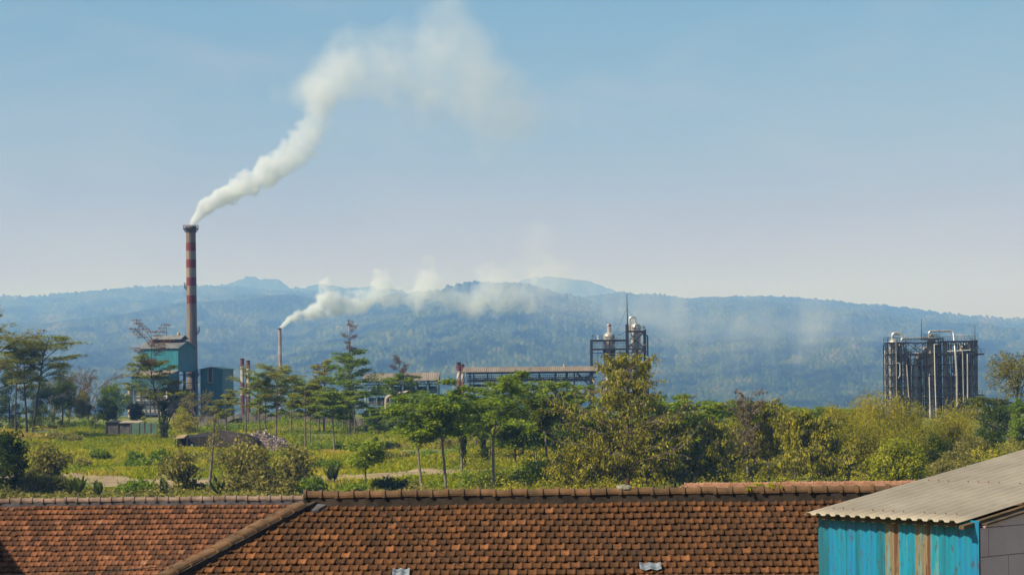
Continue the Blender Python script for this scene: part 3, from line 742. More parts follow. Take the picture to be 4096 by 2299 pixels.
mb = MB(); mb.beam((x(2372),0,z(1357)),(x(2372),0,z(1336)), .1); mb.box(x(2372),x(2376),-.1,.1,z(1345),z(1338)); mb.build('deck_lamp', M['steel_green'], S.o)
mb = MB()
for a, t in ((2394,1342),(2398,1340)): mb.lathe([(.12,z(1357)),(.12,z(t+2)),(.3,z(t+2)),(.3,z(t))], 8, (x(a), .4))
mb.build('vent_valve', M['pipe_white'], S.o)
for a, b in ((2577,1306),(2581,1376),(2584,1455)):
    mb = MB(); mb.box(x(a),x(a+4),-.4,-.2,z(b+9),z(b)); mb.build('warning_board', M['red'] if b == 1376 else M['black'], S.o)

# --- big distillery block (right)
S = Site('distillery_block', 'large rectangular lattice of dark steel packed with metal columns and looping pipes', 'industrial tower', 3726, 470)
k = S.k; z = S.z; x = S.x; D = 5.2
def c4(a): return 3072 + a/2.516        # photo column from the zoomed crop
def r4(b): return 1150 + b/2.516
vs4 = ((1285,46,508,'vessel',3.2),(1500,33,768,'vessel_grey',2.5),(1665,44,505,'vessel_rust',2.8),(1860,34,880,'vessel_rust',4.5),(1365,24,560,'vessel_rust',6.5),(1560,30,640,'vessel_rust',6.8),(1760,30,560,'vessel_rust',6.6),(1990,28,580,'vessel_rust',5.5),(2060,30,760,'vessel_rust',4.0),(2128,15,786,'vessel_grey',4.5),(1405,20,600,'vessel_grey',3.4),(1610,22,590,'vessel_rust',4.4),(1720,24,620,'vessel_grey',4.8),(1805,24,540,'vessel_rust',2.6),(1905,20,600,'vessel_rust',2.4),(1960,24,700,'vessel_grey',7.5),(2030,24,560,'vessel_rust',6.5),(1330,22,640,'vessel_rust',7.5),(1230,20,620,'vessel_grey',7.0),(2085,18,600,'vessel_rust',6.0),(1445,22,700,'vessel_rust',6.0),(1930,26,700,'vessel_rust',7.0))
for a, r_, t, m_, dy in vs4: vessel(S, c4(a), dy*.58, r_/2.516, r4(t), 1720, M[m_])
cols4 = [1212, 1250, 1340, 1395, 1440, 1590, 1612, 1770, 1850, 1925, 2000, 2050, 2095, 2110]
tops4 = [568, 560, 540, 540, 640, 650, 545, 500, 540, 560, 540, 535, 530, 530]
for a, t in zip(cols4, tops4):
    for yy, w in ((0, .26), (D*.5, .22), (D, .24)):
        mb = MB(); mb.beam((x(c4(a)),yy,-.3),(x(c4(a)),yy,z(r4(t))), w); mb.build('post', M['steel_dark'], S.o)
decks = [(1212,1420,545,.35),(1400,1770,548,.2),(1590,1760,510,.25),(1760,2122,536,.35),(1212,2110,660,.5),(2090,2182,665,.4),(1212,1780,768,.3),(1780,2110,770,.25),(1212,2110,884,.25),(1212,2110,994,.25),(1770,2182,1078,.3),(1212,2110,1110,.2),(1780,2110,1180,.2)]
for a, b, t, h in decks:
    mb = MB(); X0, X1, Z = x(c4(a)), x(c4(b)), z(r4(t))
    for yy in (0, D*.5, D): mb.box(X0, X1, yy-.15, yy+.15, Z-h, Z)
    n = int((X1-X0)/1.3)+1
    for i in range(n+1): xx = X0+(X1-X0)*i/n; mb.beam((xx,.15,Z-h*.4),(xx,D-.15,Z-h*.4), .14)
    mb.box(X0, X1, .16, 1.3, Z-.06, Z-.01)
    dk = mb.build('deck', M['steel_dark'], S.o)
    rb = MB(); railing(rb, (X0,-.12,Z),(X1,-.12,Z), 1.0, .6, .045); railing(rb, (X0,D+.12,Z),(X1,D+.12,Z), 1.0, .9, .045); rb.build('railing', M['steel_green'], dk)
mb = MB()
rows4 = [545, 660, 768, 884, 994, 1110, 1200]
pc4 = [1212, 1340, 1440, 1590, 1770, 1925, 2050, 2110]
for a, b in zip(rows4, rows4[1:]):
    for c, d in zip(pc4, pc4[1:]):
        for yy in (0, D):
            mb.beam((x(c4(c)),yy,z(r4(b))),(x(c4(d)),yy,z(r4(a))), .11)
            if (c + a) % 3: mb.beam((x(c4(c)),yy,z(r4(a))),(x(c4(d)),yy,z(r4(b))), .11)
    for xx in (1212, 2110):
        mb.beam((x(c4(xx)),0,z(r4(b))),(x(c4(xx)),D,z(r4(a))), .12); mb.beam((x(c4(xx)),0,z(r4(a))),(x(c4(xx)),D/2,z(r4(b))), .12)
mb.build('cross_brace', M['steel_dark'], S.o)
mb = MB(); rg = random.Random(8)
for i in range(130):
    a = rg.uniform(1340, 2100); t = rg.choice(rows4[:-1]); h = rg.uniform(15, 100); yy = rg.uniform(1.0, D-.5)
    mb.beam((x(c4(a)),yy,z(r4(t))),(x(c4(a)),yy,z(r4(t+h))), rg.uniform(.06,.14))
for i in range(46):
    a = rg.uniform(1340, 2050); t = rg.uniform(560, 1150); l = rg.uniform(20, 120); yy = rg.uniform(.8, D-.5)
    mb.beam((x(c4(a)),yy,z(r4(t))),(x(c4(a+l)),yy,z(r4(t))), rg.uniform(.05,.12))
mb.build('pipework', M['vessel_rust'], S.o)['kind'] = 'stuff'
mb = MB()
for i in range(80):
    a = rg.uniform(1300, 2090); t = rg.uniform(640, 1180); yy = rg.uniform(2.2, D-1)
    mb = MB(); mb.box(x(c4(a)), x(c4(a+rg.uniform(12,36))), yy, yy+.9, z(r4(t+rg.uniform(12,40))), z(r4(t))); mb.build('machine', M['steel_green'], S.o)
def pipe4(name, pts, rz4, m, bend=.5, dy=-.5):
    mb = MB(); mb.tube(elbowed([(x(c4(a)), d if d is not None else dy, z(r4(b))) for a, b, d in pts], bend), rz4/2.516*k, 12); mb.build(name, m, S.o, True)
N = None
pipe4('gooseneck_pipe', [(1283,520,3.2),(1290,448,3.2),(1372,458,3.2),(1386,505,3.2)], 16, M['pipe'], .9)
pipe4('long_pipe', [(1366,545,2.2),(1372,508,2.2),(1560,504,2.2),(1640,497,2.2)], 10, M['pipe'], .4)
pipe4('loop_pipe', [(1640,500,1.4),(1640,437,1.4),(1886,434,1.4),(1888,660,-.4),(1900,900,-.5),(1898,1200,-.5)], 11, M['pipe'], .9)
pipe4('gooseneck_pipe', [(1660,510,2.8),(1664,472,2.8),(1712,478,2.8),(1718,520,2.8)], 14, M['vessel'], .7)
pipe4('bent_pipe', [(1498,770,1.0),(1498,557,1.0),(1580,555,1.2)], 7, M['pipe_white'], .6)
pipe4('bent_pipe', [(1690,1330,N),(1682,1000,N),(1676,571,N),(1750,572,.6)], 4.5, M['pipe_white'], .3)
pipe4('riser_pipe', [(1630,1330,N),(1622,895,N)], 4.5, M['pipe_white'])
pipe4('riser_pipe', [(1966,1160,N),(1960,630,N)], 5, M['vessel_grey'])
pipe4('riser_pipe', [(2010,1120,-.2),(2012,670,-.2)], 7, M['vessel_grey'])
pipe4('bent_pipe', [(1855,760,.8),(1853,580,.8),(1880,578,.8)], 7, M['pipe'], .4)
pipe4('riser_pipe', [(2036,640,.4),(2036,516,.4)], 5.5, M['pipe'])
pipe4('riser_pipe', [(1418,1100,-.2),(1400,770,-.2)], 6, M['duct'])
pipe4('bent_pipe', [(1310,906,-.4),(1330,880,-.4),(1330,756,-.4),(1296,754,-.4)], 3.5, M['pipe_white'], .2)
pipe4('riser_pipe', [(1293,1110,-.4),(1293,540,-.4)], 3, M['vessel_grey'])
pipe4('riser_pipe', [(1576,1250,-.3),(1570,840,-.3)], 3.5, M['steel_green'])
pipe4('deck_pipe', [(1810,642,-.3),(2040,632,-.3)], 4, M['pipe_white'], .1)
for a, t0, t1 in ((1563,520,308),(2101,530,376)):
    mb = MB(); mb.tube([(x(c4(a)),1,z(r4(t0))),(x(c4(a)),1,z(r4(t1)))], [.09,.05], 6); mb.build('mast', M['steel_dark'], S.o)
mb = MB(); mb.beam((x(c4(2112)),0,z(r4(580))),(x(c4(2160)),0,z(r4(660))), .1); mb.beam((x(c4(2036)),1,z(r4(476))),(x(c4(2070)),1,z(r4(525))), .08); mb.beam((x(c4(2158)),0,z(r4(1078))),(x(c4(2158)),0,z(r4(1042))), .12); mb.build('davit', M['steel_dark'], S.o)
rb = MB(); railing(rb, (x(c4(1188)),2,z(r4(545))),(x(c4(1330)),2,z(r4(545))), 1.2, .4, .05); rb.build('railing', M['steel_dark'], S.o); rb = MB(); railing(rb, (x(c4(1590)),2,z(r4(512))),(x(c4(1758)),2,z(r4(512))), .9, .4, .05); rb.build('railing', M['steel_dark'], S.o)

# low dark building at the foot of the distillery
S = Site('low_building', 'low dark building with a shallow roof at the foot of the distillery block', 'building', 3870, 440)
k = S.k; z = S.z; x = S.x
mb = MB(); mb.box(x(3815),x(3938),0,9,-.5,z(1652)); mb.build('wall', M['steel_dark'], S.o)
mb = MB(); q = [(x(3806),-.8,z(1656)),(x(3898),-.8,z(1643)),(x(3898),9.5,z(1642)),(x(3806),9.5,z(1655))]; q2 = [(x(3898),-.8,z(1643)),(x(3955),-.8,z(1652)),(x(3955),9.5,z(1651)),(x(3898),9.5,z(1642))]
for qq in (q, q2):
    q_ = qq + [(a,b,c-.2) for a,b,c in qq]; mb.add(q_, [(0,1,2,3),(7,6,5,4),(0,4,5,1),(1,5,6,2),(2,6,7,3),(3,7,4,0)])
mb.build('roof', M['black'], S.o)
mb = MB(); mb.beam((x(3826),-.3,z(1705)),(x(3880),-.3,z(1698)), .25)
for i in range(4): mb.box(x(3826+i*24),x(3832+i*24),-.12,0,z(1698),z(1664))
mb.build('wall_rib', M['steel_green'], S.o)

# --- compound wall
wp = [(690,470),(900,462),(1100,455),(1300,448),(1500,442),(1750,430),(2020,420)]
P0 = W(690, 1690, 470)
T = empty('compound_wall', (P0.x, 470, gzf(P0.x, 470)), 'long grey concrete panel wall at the top of the grass slope', 'wall')
pts = []
for i in range(45):
    px = 690 + (2020-690)*i/44; Yk = np.interp(px, [a[0] for a in wp], [a[1] for a in wp]); xx = (px-CX)/F*Yk
    pts.append(Vector((xx-T.location.x, Yk-T.location.y, gzf(xx, Yk)-T.location.z)))
mb = MB(); H = 2.9
for a, b in zip(pts, pts[1:]):
    for j in range(5):
        u = Vector((0,0,H*j/5 - .3)); mb.beam(a+u+Vector((0,0,H/10)), b+u+Vector((0,0,H/10)), .10, H/5-.03)
mb.build('panel', M['wall_conc'], T)
for a in pts[::1]:
    mb = MB(); mb.beam(a+Vector((0,-.06,-.4)), a+Vector((0,-.06,H-.2)), .24); mb.build('post', M['wall_conc'], T)

# --- small shed with teal fence
S = Site('garden_shed', 'small grey panel shed with peaked dark roof on the far grass', 'shed', 470, 425)
k = S.k; z = S.z; x = S.x
mb = MB(); mb.box(x(424),x(520),0,5,-.8,z(1689)); mb.build('wall', M['wall_conc'], S.o)
mb = MB(); ap = (x(452),2.5,z(1677)); c_ = [(x(420),-.4,z(1688)),(x(478),-.4,z(1688)),(x(478),5.4,z(1688)),(x(420),5.4,z(1688))]
mb.add(c_+[ap], [(0,1,4),(1,2,4),(2,3,4),(3,0,4),(3,2,1,0)]); mb.build('peaked_roof', M['black'], S.o)
mb = MB(); q = [(x(478),-.4,z(1689)),(x(560),-.4,z(1689)),(x(560),5.4,z(1684)),(x(478),5.4,z(1683))]; q += [(a,b,c-.12) for a,b,c in q]; mb.add(q, [(0,1,2,3),(7,6,5,4),(0,4,5,1),(1,5,6,2),(2,6,7,3),(3,7,4,0)]); mb.build('flat_roof', M['duct'], S.o)
for a in (424,472,520):
    mb = MB(); mb.beam((x(a),-.06,-.8),(x(a),-.06,z(1689)), .22); mb.build('post', M['trunk_dark'], S.o)
S = Site('sheet_fence', 'pale teal sheet fence beside the small grey shed', 'fence', 575, 424)
k = S.k; z = S.z; x = S.x
mb = MB(); mb.box(x(521),x(630),.05,.12,-.8,z(1691)); mb.build('panel', surf('faded_teal_sheet', (0.05,0.12,0.09), (0.10,0.18,0.135), .8, .7), S.o)
for a in (522,556,577,602,628):
    mb = MB(); mb.beam((x(a),0,-.8),(x(a),0,z(1688)), .1); mb.build('post', M['trunk_brown'], S.o)

# --- rubbish heap and lean-to shelter
def heap(name, label, cat, px0, px1, Y, top, depth, mat, seed, chips=0, slope=0.0, flat=3, up=1.35):
    S = Site(name, label, cat, (px0+px1)/2, Y); k = S.k
    nx, ny = 60, 26; hw = (px1-px0)/2*k; Hh = S.z(top)
    u = np.linspace(-1, 1, nx); v = np.linspace(-1, 1, ny); U, Vv = np.meshgrid(u, v)
    X = U*hw; Yy = Vv*depth
    env = np.clip(1-np.abs(U)**flat, 0, 1)*np.clip(1-np.abs(Vv)**2.2, 0, 1)
    tilt = np.clip(1 - slope*(U*.5+.5), 0.05, 1)
    Z = up*Hh*env*tilt*(0.55+0.75*fbm(U*3+seed, Vv*2+seed, 4, seed)) - .4 + .25*vnoise(U*22, Vv*9, seed)
    i = np.arange(nx-1)[None,:]+nx*np.arange(ny-1)[:,None]
    link('mound', fast_mesh('mound', np.stack([X,Yy,Z],-1).reshape(-1,3), np.stack([i,i+1,i+nx+1,i+nx],-1).reshape(-1,4), smooth=False), mat, S.o)
    return S, X, Yy, Z
m_soil = surf('dark_rubbish', (0.010,0.007,0.006), (0.05,0.034,0.025), 1.5, .95)
S1, X, Yy, Z = heap('rubbish_heap', 'dark brown heap of waste under scrub on the grass slope', 'heap', 700, 1060, 346, 1700, 6.0, m_soil, 4, flat=7, up=.82)
S2, X, Yy, Z = heap('ash_heap', 'pale purplish heap of ash and white scraps sloping down beside thin trunks', 'heap', 975, 1200, 350, 1706, 6.0, surf('ash', (0.07,0.05,0.05), (0.22,0.16,0.15), 1.2, .95, c3=(0.35,0.29,0.27)), 9, slope=0.75)
rg = np.random.default_rng(4)
n = 1500; ii = rg.integers(2, X.shape[0]-2, n); jj = (rg.beta(1.6,1.0,n)*(X.shape[1]-5)+2).astype(int)
C = np.stack([X[ii,jj], Yy[ii,jj], Z[ii,jj]], -1) + rg.normal(0, .12, (n,3)); C[:,2] += .08
a = rg.normal(0,1,(n,3)); a /= np.linalg.norm(a,axis=1)[:,None]; b = np.cross(a, rg.normal(0,1,(n,3))); b /= np.linalg.norm(b,axis=1)[:,None]
l = rg.uniform(.05,.2,n)[:,None]; w = rg.uniform(.04,.12,n)[:,None]
Vc = np.stack([C-a*l-b*w, C+a*l-b*w, C+a*l+b*w, C-a*l+b*w],1).reshape(-1,3)
o = link('scraps', fast_mesh('scraps', Vc, np.arange(4*n).reshape(-1,4), rg.random(n)), foliage('pale_scraps', [(0,(0.10,0.08,0.08)),(.6,(0.30,0.25,0.24)),(1,(0.62,0.60,0.58))], 0.05), S2.o); o['kind'] = 'stuff'
S = Site('lean_to_shelter', 'collapsing dark lean-to with small tan roof sheet and blue tarp at the heap', 'shelter', 750, 338)
k = S.k; z = S.z; x = S.x
mb = MB(); q = [(x(696),-1.2,z(1752)),(x(742),-1.2,z(1748)),(x(748),1.0,z(1736)),(x(716),1.0,z(1738))]; q += [(a_,b_,c_-.1) for a_,b_,c_ in q]; mb.add(q, [(0,1,2,3),(7,6,5,4),(0,4,5,1),(1,5,6,2),(2,6,7,3),(3,7,4,0)]); mb.build('roof_sheet', M['dirt'], S.o)
mb = MB(); mb.add([(x(705),.2,-.6),(x(845),.2,-.6),(x(845),1.6,-.6),(x(705),1.6,-.6),(x(708),.2,z(1750)),(x(842),.2,z(1744)),(x(838),1.6,z(1736)),(x(712),1.6,z(1742))],[(0,3,2,1),(4,5,6,7),(0,1,5,4),(1,2,6,5),(2,3,7,6),(3,0,4,7)]); mb.build('back_wall', M['black'], S.o)
for a_ in (705,752,800,836):
    mb = MB(); mb.beam((x(a_),-.9,-.6),(x(a_),-.9,z(1745)), .12); mb.build('post', M['trunk_dark'], S.o)
mb = MB(); mb.add([(x(764),-.8,z(1806)),(x(772),-.8,z(1808)),(x(775),-.7,z(1775)),(x(766),-.7,z(1774)),(x(764),-.75,z(1806)),(x(772),-.75,z(1808)),(x(775),-.65,z(1775)),(x(766),-.65,z(1774))], [(0,1,2,3),(7,6,5,4),(0,4,5,1),(1,5,6,2),(2,6,7,3),(3,7,4,0)]); mb.build('tarp', surf('blue_tarp', (0.06,0.14,0.17), (0.10,0.22,0.26), 2, .6), S.o)
# ------------------------------------------------------------------ foreground houses with clay tile roofs
def tile_mat(name, stops, dirt):
    m, nt, p = new_mat(name)
    at = nt.nodes.new('ShaderNodeAttribute'); at.attribute_name = 'tone'
    r_ = ramp(nt, stops); nt.links.new(at.outputs['Fac'], r_.inputs[0])
    n = noise(nt, 9.0, 6, 0.7); d = ramp(nt, [(0.40,(0,0,0)), (0.62,(1,1,1))]); nt.links.new(n.outputs[0], d.inputs[0])
    n3 = noise(nt, 0.7, 4, 0.6); d3 = ramp(nt, [(0.35,(0.2,0.2,0.2)), (0.7,(0.85,0.85,0.85))]); nt.links.new(n3.outputs[0], d3.inputs[0])
    ml = nt.nodes.new('ShaderNodeMath'); ml.operation = 'MULTIPLY'; nt.links.new(d.outputs[0], ml.inputs[0]); nt.links.new(d3.outputs[0], ml.inputs[1])
    mx = nt.nodes.new('ShaderNodeMix'); mx.data_type = 'RGBA'
    nt.links.new(ml.outputs[0], mx.inputs[0]); nt.links.new(r_.outputs[0], mx.inputs[6]); mx.inputs[7].default_value = (*dirt, 1)
    nt.links.new(mx.outputs[2], p.inputs['Base Color']); p.inputs['Roughness'].default_value = 0.9; p.inputs['Specular IOR Level'].default_value = 0.2
    b = nt.nodes.new('ShaderNodeBump'); b.inputs['Strength'].default_value = 0.35; b.inputs['Distance'].default_value = 0.01
    n2 = noise(nt, 40, 4, 0.7); nt.links.new(n2.outputs[0], b.inputs['Height']); nt.links.new(b.outputs[0], p.inputs['Normal'])
    return m
M['tile_left'] = tile_mat('orange_clay_tiles', [(0,(0.055,0.026,0.017)),(.35,(0.095,0.042,0.022)),(.55,(0.18,0.072,0.034)),(.85,(0.25,0.10,0.046)),(1,(0.32,0.155,0.085))], (0.06,0.036,0.024))
M['tile_right'] = tile_mat('weathered_clay_tiles', [(0,(0.045,0.023,0.012)),(.45,(0.100,0.043,0.017)),(.72,(0.158,0.064,0.023)),(.86,(0.19,0.078,0.030)),(1,(0.26,0.105,0.042))], (0.045,0.029,0.018))
M['tile_new'] = tile_mat('fresh_red_tiles', [(0,(0.22,0.10,0.055)),(.5,(0.30,0.14,0.075)),(1,(0.36,0.19,0.11))], (0.20,0.12,0.075))
M['ridge_old'] = surf('mossy_ridge_tiles', (0.075,0.045,0.022), (0.18,0.095,0.045), 2.2, .95, bump=.4, c3=(0.30,0.16,0.08))
M['ridge_left'] = surf('pale_ridge_tiles', (0.13,0.085,0.065), (0.30,0.21,0.165), 2.2, .95, bump=.4, c3=(0.42,0.33,0.28))

def tile_roof(o, u, v, nrm, w, L, nrows, ncols, keep, seed, tones, u0=0.0, jit=1.0, rib=0.6, lift=.046):
    """clay tiles as real curved pieces; o is the ridge end, u along the ridge, v down the slope"""
    rg = np.random.default_rng(seed)
    pu = np.array([0,.05,.16,.40,.60,.68,.76,.84,.92,1.0]); ph = np.array([.008,.006,-.004,-.008,-.002,.012,.030,.036,.026,.008])*rib
    pv = np.array([-.12,.45,1.0]); nu, nv = len(pu), 3
    dip = np.array([.0,.01,.012,-.004,.006,.012,.024,.028,.018,.004])
    lu, lv, lh = [], [], []
    for j, t in enumerate(pv):
        lu.append(pu*w*.995); lv.append(np.full(nu, t*L) + (dip if j == 2 else 0)); lh.append(ph + lift*(t+.1) )
    lu.append(pu*w*.995); lv.append(np.full(nu, L) + dip - .004); lh.append(ph + lift*1.1 - .034)
    tu, tv, th = map(np.concatenate, (lu, lv, lh))
    q = [(j*nu+i, (j+1)*nu+i, (j+1)*nu+i+1, j*nu+i+1) for j in range(3) for i in range(nu-1)]
    q = np.array(q); C = []
    for r_ in range(nrows):
        off = (r_ % 2)*.5*w + u0
        for c in range(ncols):
            a = c*w + off
            if keep(a + w/2, (r_+.5)*L): C.append((a, r_*L))
    C = np.array(C); n = len(C)
    ang = rg.normal(0, .014, n)*jit + np.where(rg.random(n) < .03, rg.normal(0, .09, n), 0)*jit; du = rg.normal(0, .004, n)*jit; dv = rg.normal(0, .008, n)*jit + np.where(rg.random(n) < .03, rg.uniform(0, .05, n), 0)*jit; dh = rg.normal(0, .003, n)*jit
    sag = .07*(fbm(C[:,0]/2.2+seed, C[:,1]/1.5, 3, seed)-.5)
    Uc = C[:,0][:,None] + tu[None]*np.cos(ang)[:,None] + (tv[None]-.12)*np.sin(ang)[:,None] + du[:,None]
    Vc = C[:,1][:,None] + tv[None] - (tu[None]-.1)*np.sin(ang)[:,None] + dv[:,None]
    Hc = th[None] + (dh+sag)[:,None] + .02
    P = np.array(o)[None,None] + Uc[...,None]*np.array(u) + Vc[...,None]*np.array(v) + Hc[...,None]*np.array(nrm)
    Q = (q[None] + (np.arange(n)*len(tu))[:,None,None]).reshape(-1,4)
    tn = tones(rg, C)
    return P.reshape(-1,3), Q, np.repeat(tn, len(q))

def slab(mb, q, t, nrm):
    q = [Vector(p) for p in q]; n_ = Vector(nrm)*t; k = len(q)
    mb.add(q + [p - n_ for p in q], [tuple(range(k)), tuple(range(2*k-1, k-1, -1))] + [(i, i+k, (i+1)%k+k, (i+1)%k) for i in range(k)])

def ridge_caps(parent, p0, p1, pitch, r, m_cap, m_bed, up, bed_h, bed_w, seed, name='ridge_cap', grooves=0):
    """row of half-round ridge tiles with raised collars on a mortar bed"""
    p0, p1, up = Vector(p0), Vector(p1), Vector(up).normalized(); d = (p1-p0); Lg = d.length; d.normalize(); side = d.cross(up).normalized()
    rg = random.Random(seed); mb = MB(); n = int(Lg/pitch); na = 9
    for i in range(n):
        a = p0 + d*(i*pitch); j = up*rg.uniform(-.012,.012) + side*rg.uniform(-.012,.012)
        prof = [(0,r*1.2),(.06,r*1.2),(.065,r*.98),(pitch+.03,r*.90)]
        b = len(mb.v)
        for s_, rr in prof:
            for k in range(na):
                t = math.pi*(-.08 + 1.16*k/(na-1)); mb.v.append(tuple(a + j + d*s_ + side*(rr*math.cos(t)) + up*(rr*.9*math.sin(t))))
        for x_ in range(3):
            for k in range(na-1): mb.f.append((b+x_*na+k, b+x_*na+k+1, b+(x_+1)*na+k+1, b+(x_+1)*na+k))
        mb.f.append(tuple(b+k for k in range(na))); mb.f.append(tuple(b+3*na+k for k in range(na))[::-1])
    mb.build(name, m_cap, parent, False)
    bed = MB(); nseg = max(2, int(Lg/.15)); pr = []
    for i in range(nseg+1):
        c = p0 + d*(Lg*i/nseg) - up*.01
        ww = bed_w*(1+rg.uniform(-.06,.06)); hh = bed_h*(1+rg.uniform(-.1,.1))
        pr.append([c - side*ww*1.08 - up*hh, c - side*ww*.9 + up*.02, c + side*ww*.9 + up*.02, c + side*ww*1.08 - up*hh])
    b = len(bed.v)
    for q in pr: bed.v += [tuple(p) for p in q]
    for i in range(nseg):
        for k in range(3): bed.f.append((b+i*4+k, b+i*4+k+1, b+(i+1)*4+k+1, b+(i+1)*4+k))
    bed.f.append((b,b+3,b+2,b+1)); e = b+nseg*4; bed.f.append((e,e+1,e+2,e+3))
    bed.build('mortar_bed', m_bed, parent)

# ---- left house
TL = empty('tiled_house', W(300, 2050, 60.8) , 'house with a long even orange brown clay tile roof, farther of the two big roofs', 'house')
o0 = TL.location.copy(); YL, aL = 60.8, R(32)
zt = W(600, 2017, YL).z; zt_left = zt; xl, xr = W(-420, 2020, YL).x, W(1420, 2010, YL).x
vL = Vector((0,-math.cos(aL),-math.sin(aL))); nL = Vector((0,-math.sin(aL),math.cos(aL)))
def tones_left(rg, C):
    t = np.clip(rg.normal(.56,.19,len(C)),0,1); return np.clip(t + .25*(fbm(C[:,0]/1.6, C[:,1]/1.6, 3, 2)-.5) - .06, 0, 1)
P, Q, tn = tile_roof(Vector((xl,YL,zt))-o0, (1,0,0), vL, nL, .2, .25, 24, int((xr-xl)/.2), lambda a, b: True, 3, tones_left, rib=.45)
link('roof', fast_mesh('roof', P, Q, tn), M['tile_left'], TL)
mb = MB(); o = Vector((0,YL,zt)); Lr = 24*.25
slab(mb, [o+Vector((xl,0,0))-o0, o+Vector((xr,0,0))-o0, o+Vector((xr,0,0))+vL*Lr-o0, o+Vector((xl,0,0))+vL*Lr-o0], .06, nL)
vB = Vector((0,math.cos(aL),-math.sin(aL))); nB = Vector((0,math.sin(aL),math.cos(aL)))
slab(mb, [o+Vector((xl,.02,0))-o0, o+Vector((xr,.02,0))-o0, o+Vector((xr,.02,0))+vB*Lr-o0, o+Vector((xl,.02,0))+vB*Lr-o0], .06, nB)
mb.build('roof_deck', M['shaded_mortar'], TL)
P, Q, tn = tile_roof(Vector((xr,YL+.02,zt))-o0, (-1,0,0), vB, nB, .2, .25, 24, int((xr-xl)/.2), lambda a, b: True, 5, tones_left)
link('back_roof', fast_mesh('back_roof', P, Q, tn), M['tile_left'], TL)
ridge_caps(TL, Vector((xl,YL,zt+.13))-o0, Vector((xr,YL,zt+.13))-o0, .335, .115, M['ridge_left'], M['mortar'], (0,0,1), .18, .10, 5)
hL = Lr*math.cos(aL) - .5; mb = MB()
mb.box(xl+.4-o0.x, xr-.4-o0.x, -hL + YL-o0.y, hL + YL-o0.y, gzf(0,YL)-.3-o0.z, zt-Lr*math.sin(aL)+.2-o0.z); mb.build('wall', M['plaster'], TL)

# ---- right house (hipped)
YR, aR = 45.0, R(26.5)
ap = W(1243, 2010, YR); zt = W(2048, 2014, YR).z; xa = ap.x; xe = W(4500, 2000, YR).x
TR = empty('hipped_house', (xa, YR, zt), 'house with a weathered brown hipped tile roof, nearest of the tiled roofs', 'house')
o0 = TR.location.copy(); tR = math.tan(aR)
vR = Vector((0,-math.cos(aR),-math.sin(aR))); nR = Vector((0,-math.sin(aR),math.cos(aR)))
LT, NR = .25, 24; run = NR*LT*math.cos(aR)
def tones_right(rg, C):
    t = np.clip(rg.normal(.42,.15,len(C)),0,.74); pch = fbm(C[:,0]/2.5, C[:,1]/1.2, 3, 7)
    hot = rg.random(len(C)) < np.clip((pch-.44)*.6,0.02,.28); return np.where(hot, rg.uniform(.76,1.0,len(C)), t)
keepR = lambda a, b: a > run*0 + (run+.0) - b*math.cos(aR) + .10
P, Q, tn = tile_roof(Vector((-run,0,0)), (1,0,0), vR, nR, .2, LT, NR, int((xe-xa+run)/.2), keepR, 11, tones_right, rib=.7)
link('roof', fast_mesh('roof', P, Q, tn), M['tile_right'], TR)
# skylight tiles of clear plastic, sitting on the clay tiles
def at_roof(px, py):
    d = (W(px, py, 1.0) - Vector((0,0,ZC))); c = Vector((0,0,ZC)); t = (nR.dot(o0 - c))/nR.dot(d); return c + d*t - o0
for pa, pb in (((1572,2290),(1640,2300)), ((2556,2266),(2642,2286))):
    a, b = at_roof(*pa), at_roof(pb[0], pa[1]); wS = (b-a).x; mb = MB(); nU = 24
    for i in range(nU):
        for s0, s1 in ((0, .30),):
            u0_, u1_ = wS*i/nU, wS*(i+1)/nU; h0, h1 = .095+.018*math.cos(i/nU*math.pi*4), .095+.018*math.cos((i+1)/nU*math.pi*4)
            q = [a+Vector((u0_,0,0))+nR*h0, a+Vector((u1_,0,0))+nR*h1, a+Vector((u1_,0,0))+vR*s1+nR*(h1+.02), a+Vector((u0_,0,0))+vR*s1+nR*(h0+.02)]
            slab(mb, q[::-1], -.008, nR)
    mb.build('skylight_tile', M['glass_tile'], TR)
mb = MB(); Lr = NR*LT
slab(mb, [(0,0,0),(xe-xa,0,0),(xe-xa,vR.y*Lr,vR.z*Lr),(-run,vR.y*Lr,vR.z*Lr)], .05, nR)
vB = Vector((0,math.cos(aR),-math.sin(aR))); nB = Vector((0,math.sin(aR),math.cos(aR)))
slab(mb, [(xe-xa,.01,0),(0,.01,0),(-run,vB.y*Lr+.01,vB.z*Lr),(xe-xa,vB.y*Lr+.01,vB.z*Lr)], .05, nB)
vH = Vector((-math.cos(aR),0,-math.sin(aR))); nH = Vector((-math.sin(aR),0,math.cos(aR)))
slab(mb, [(-.01,0,0),(-run-.01,run,-run*tR),(-run-.01,-run,-run*tR)], .05, nH)
mb.build('roof_deck', M['shaded_mortar'], TR)
P, Q, tn = tile_roof(Vector((0,-run,0)) + Vector((0,0,0)), (0,1,0), vH, nH, .2, LT, NR, int(2*run/.2), lambda a, b: abs(a-run) < b*math.cos(aR)-.12, 13, tones_right)
link('hip_roof', fast_mesh('hip_roof', P, Q, tn), M['tile_right'], TR)
P, Q, tn = tile_roof(Vector((xe-xa,0.01,0)), (-1,0,0), vB, nB, .2, LT, NR, int((xe-xa+run)/.2), lambda a, b: a < xe-xa + b*math.cos(aR) - .12, 17, tones_right)
link('back_roof', fast_mesh('back_roof', P, Q, tn), M['tile_right'], TR)
ridge_caps(TR, (-.15,0,.215), (xe-xa,0,.215), .345, .125, M['ridge_old'], M['shaded_mortar'], (0,0,1), .28, .10, 6)
hd = Vector((-1,-1,-tR)).normalized(); hup = Vector((-tR,-tR,2)).normalized()
st = Vector((.02,.0,.10))
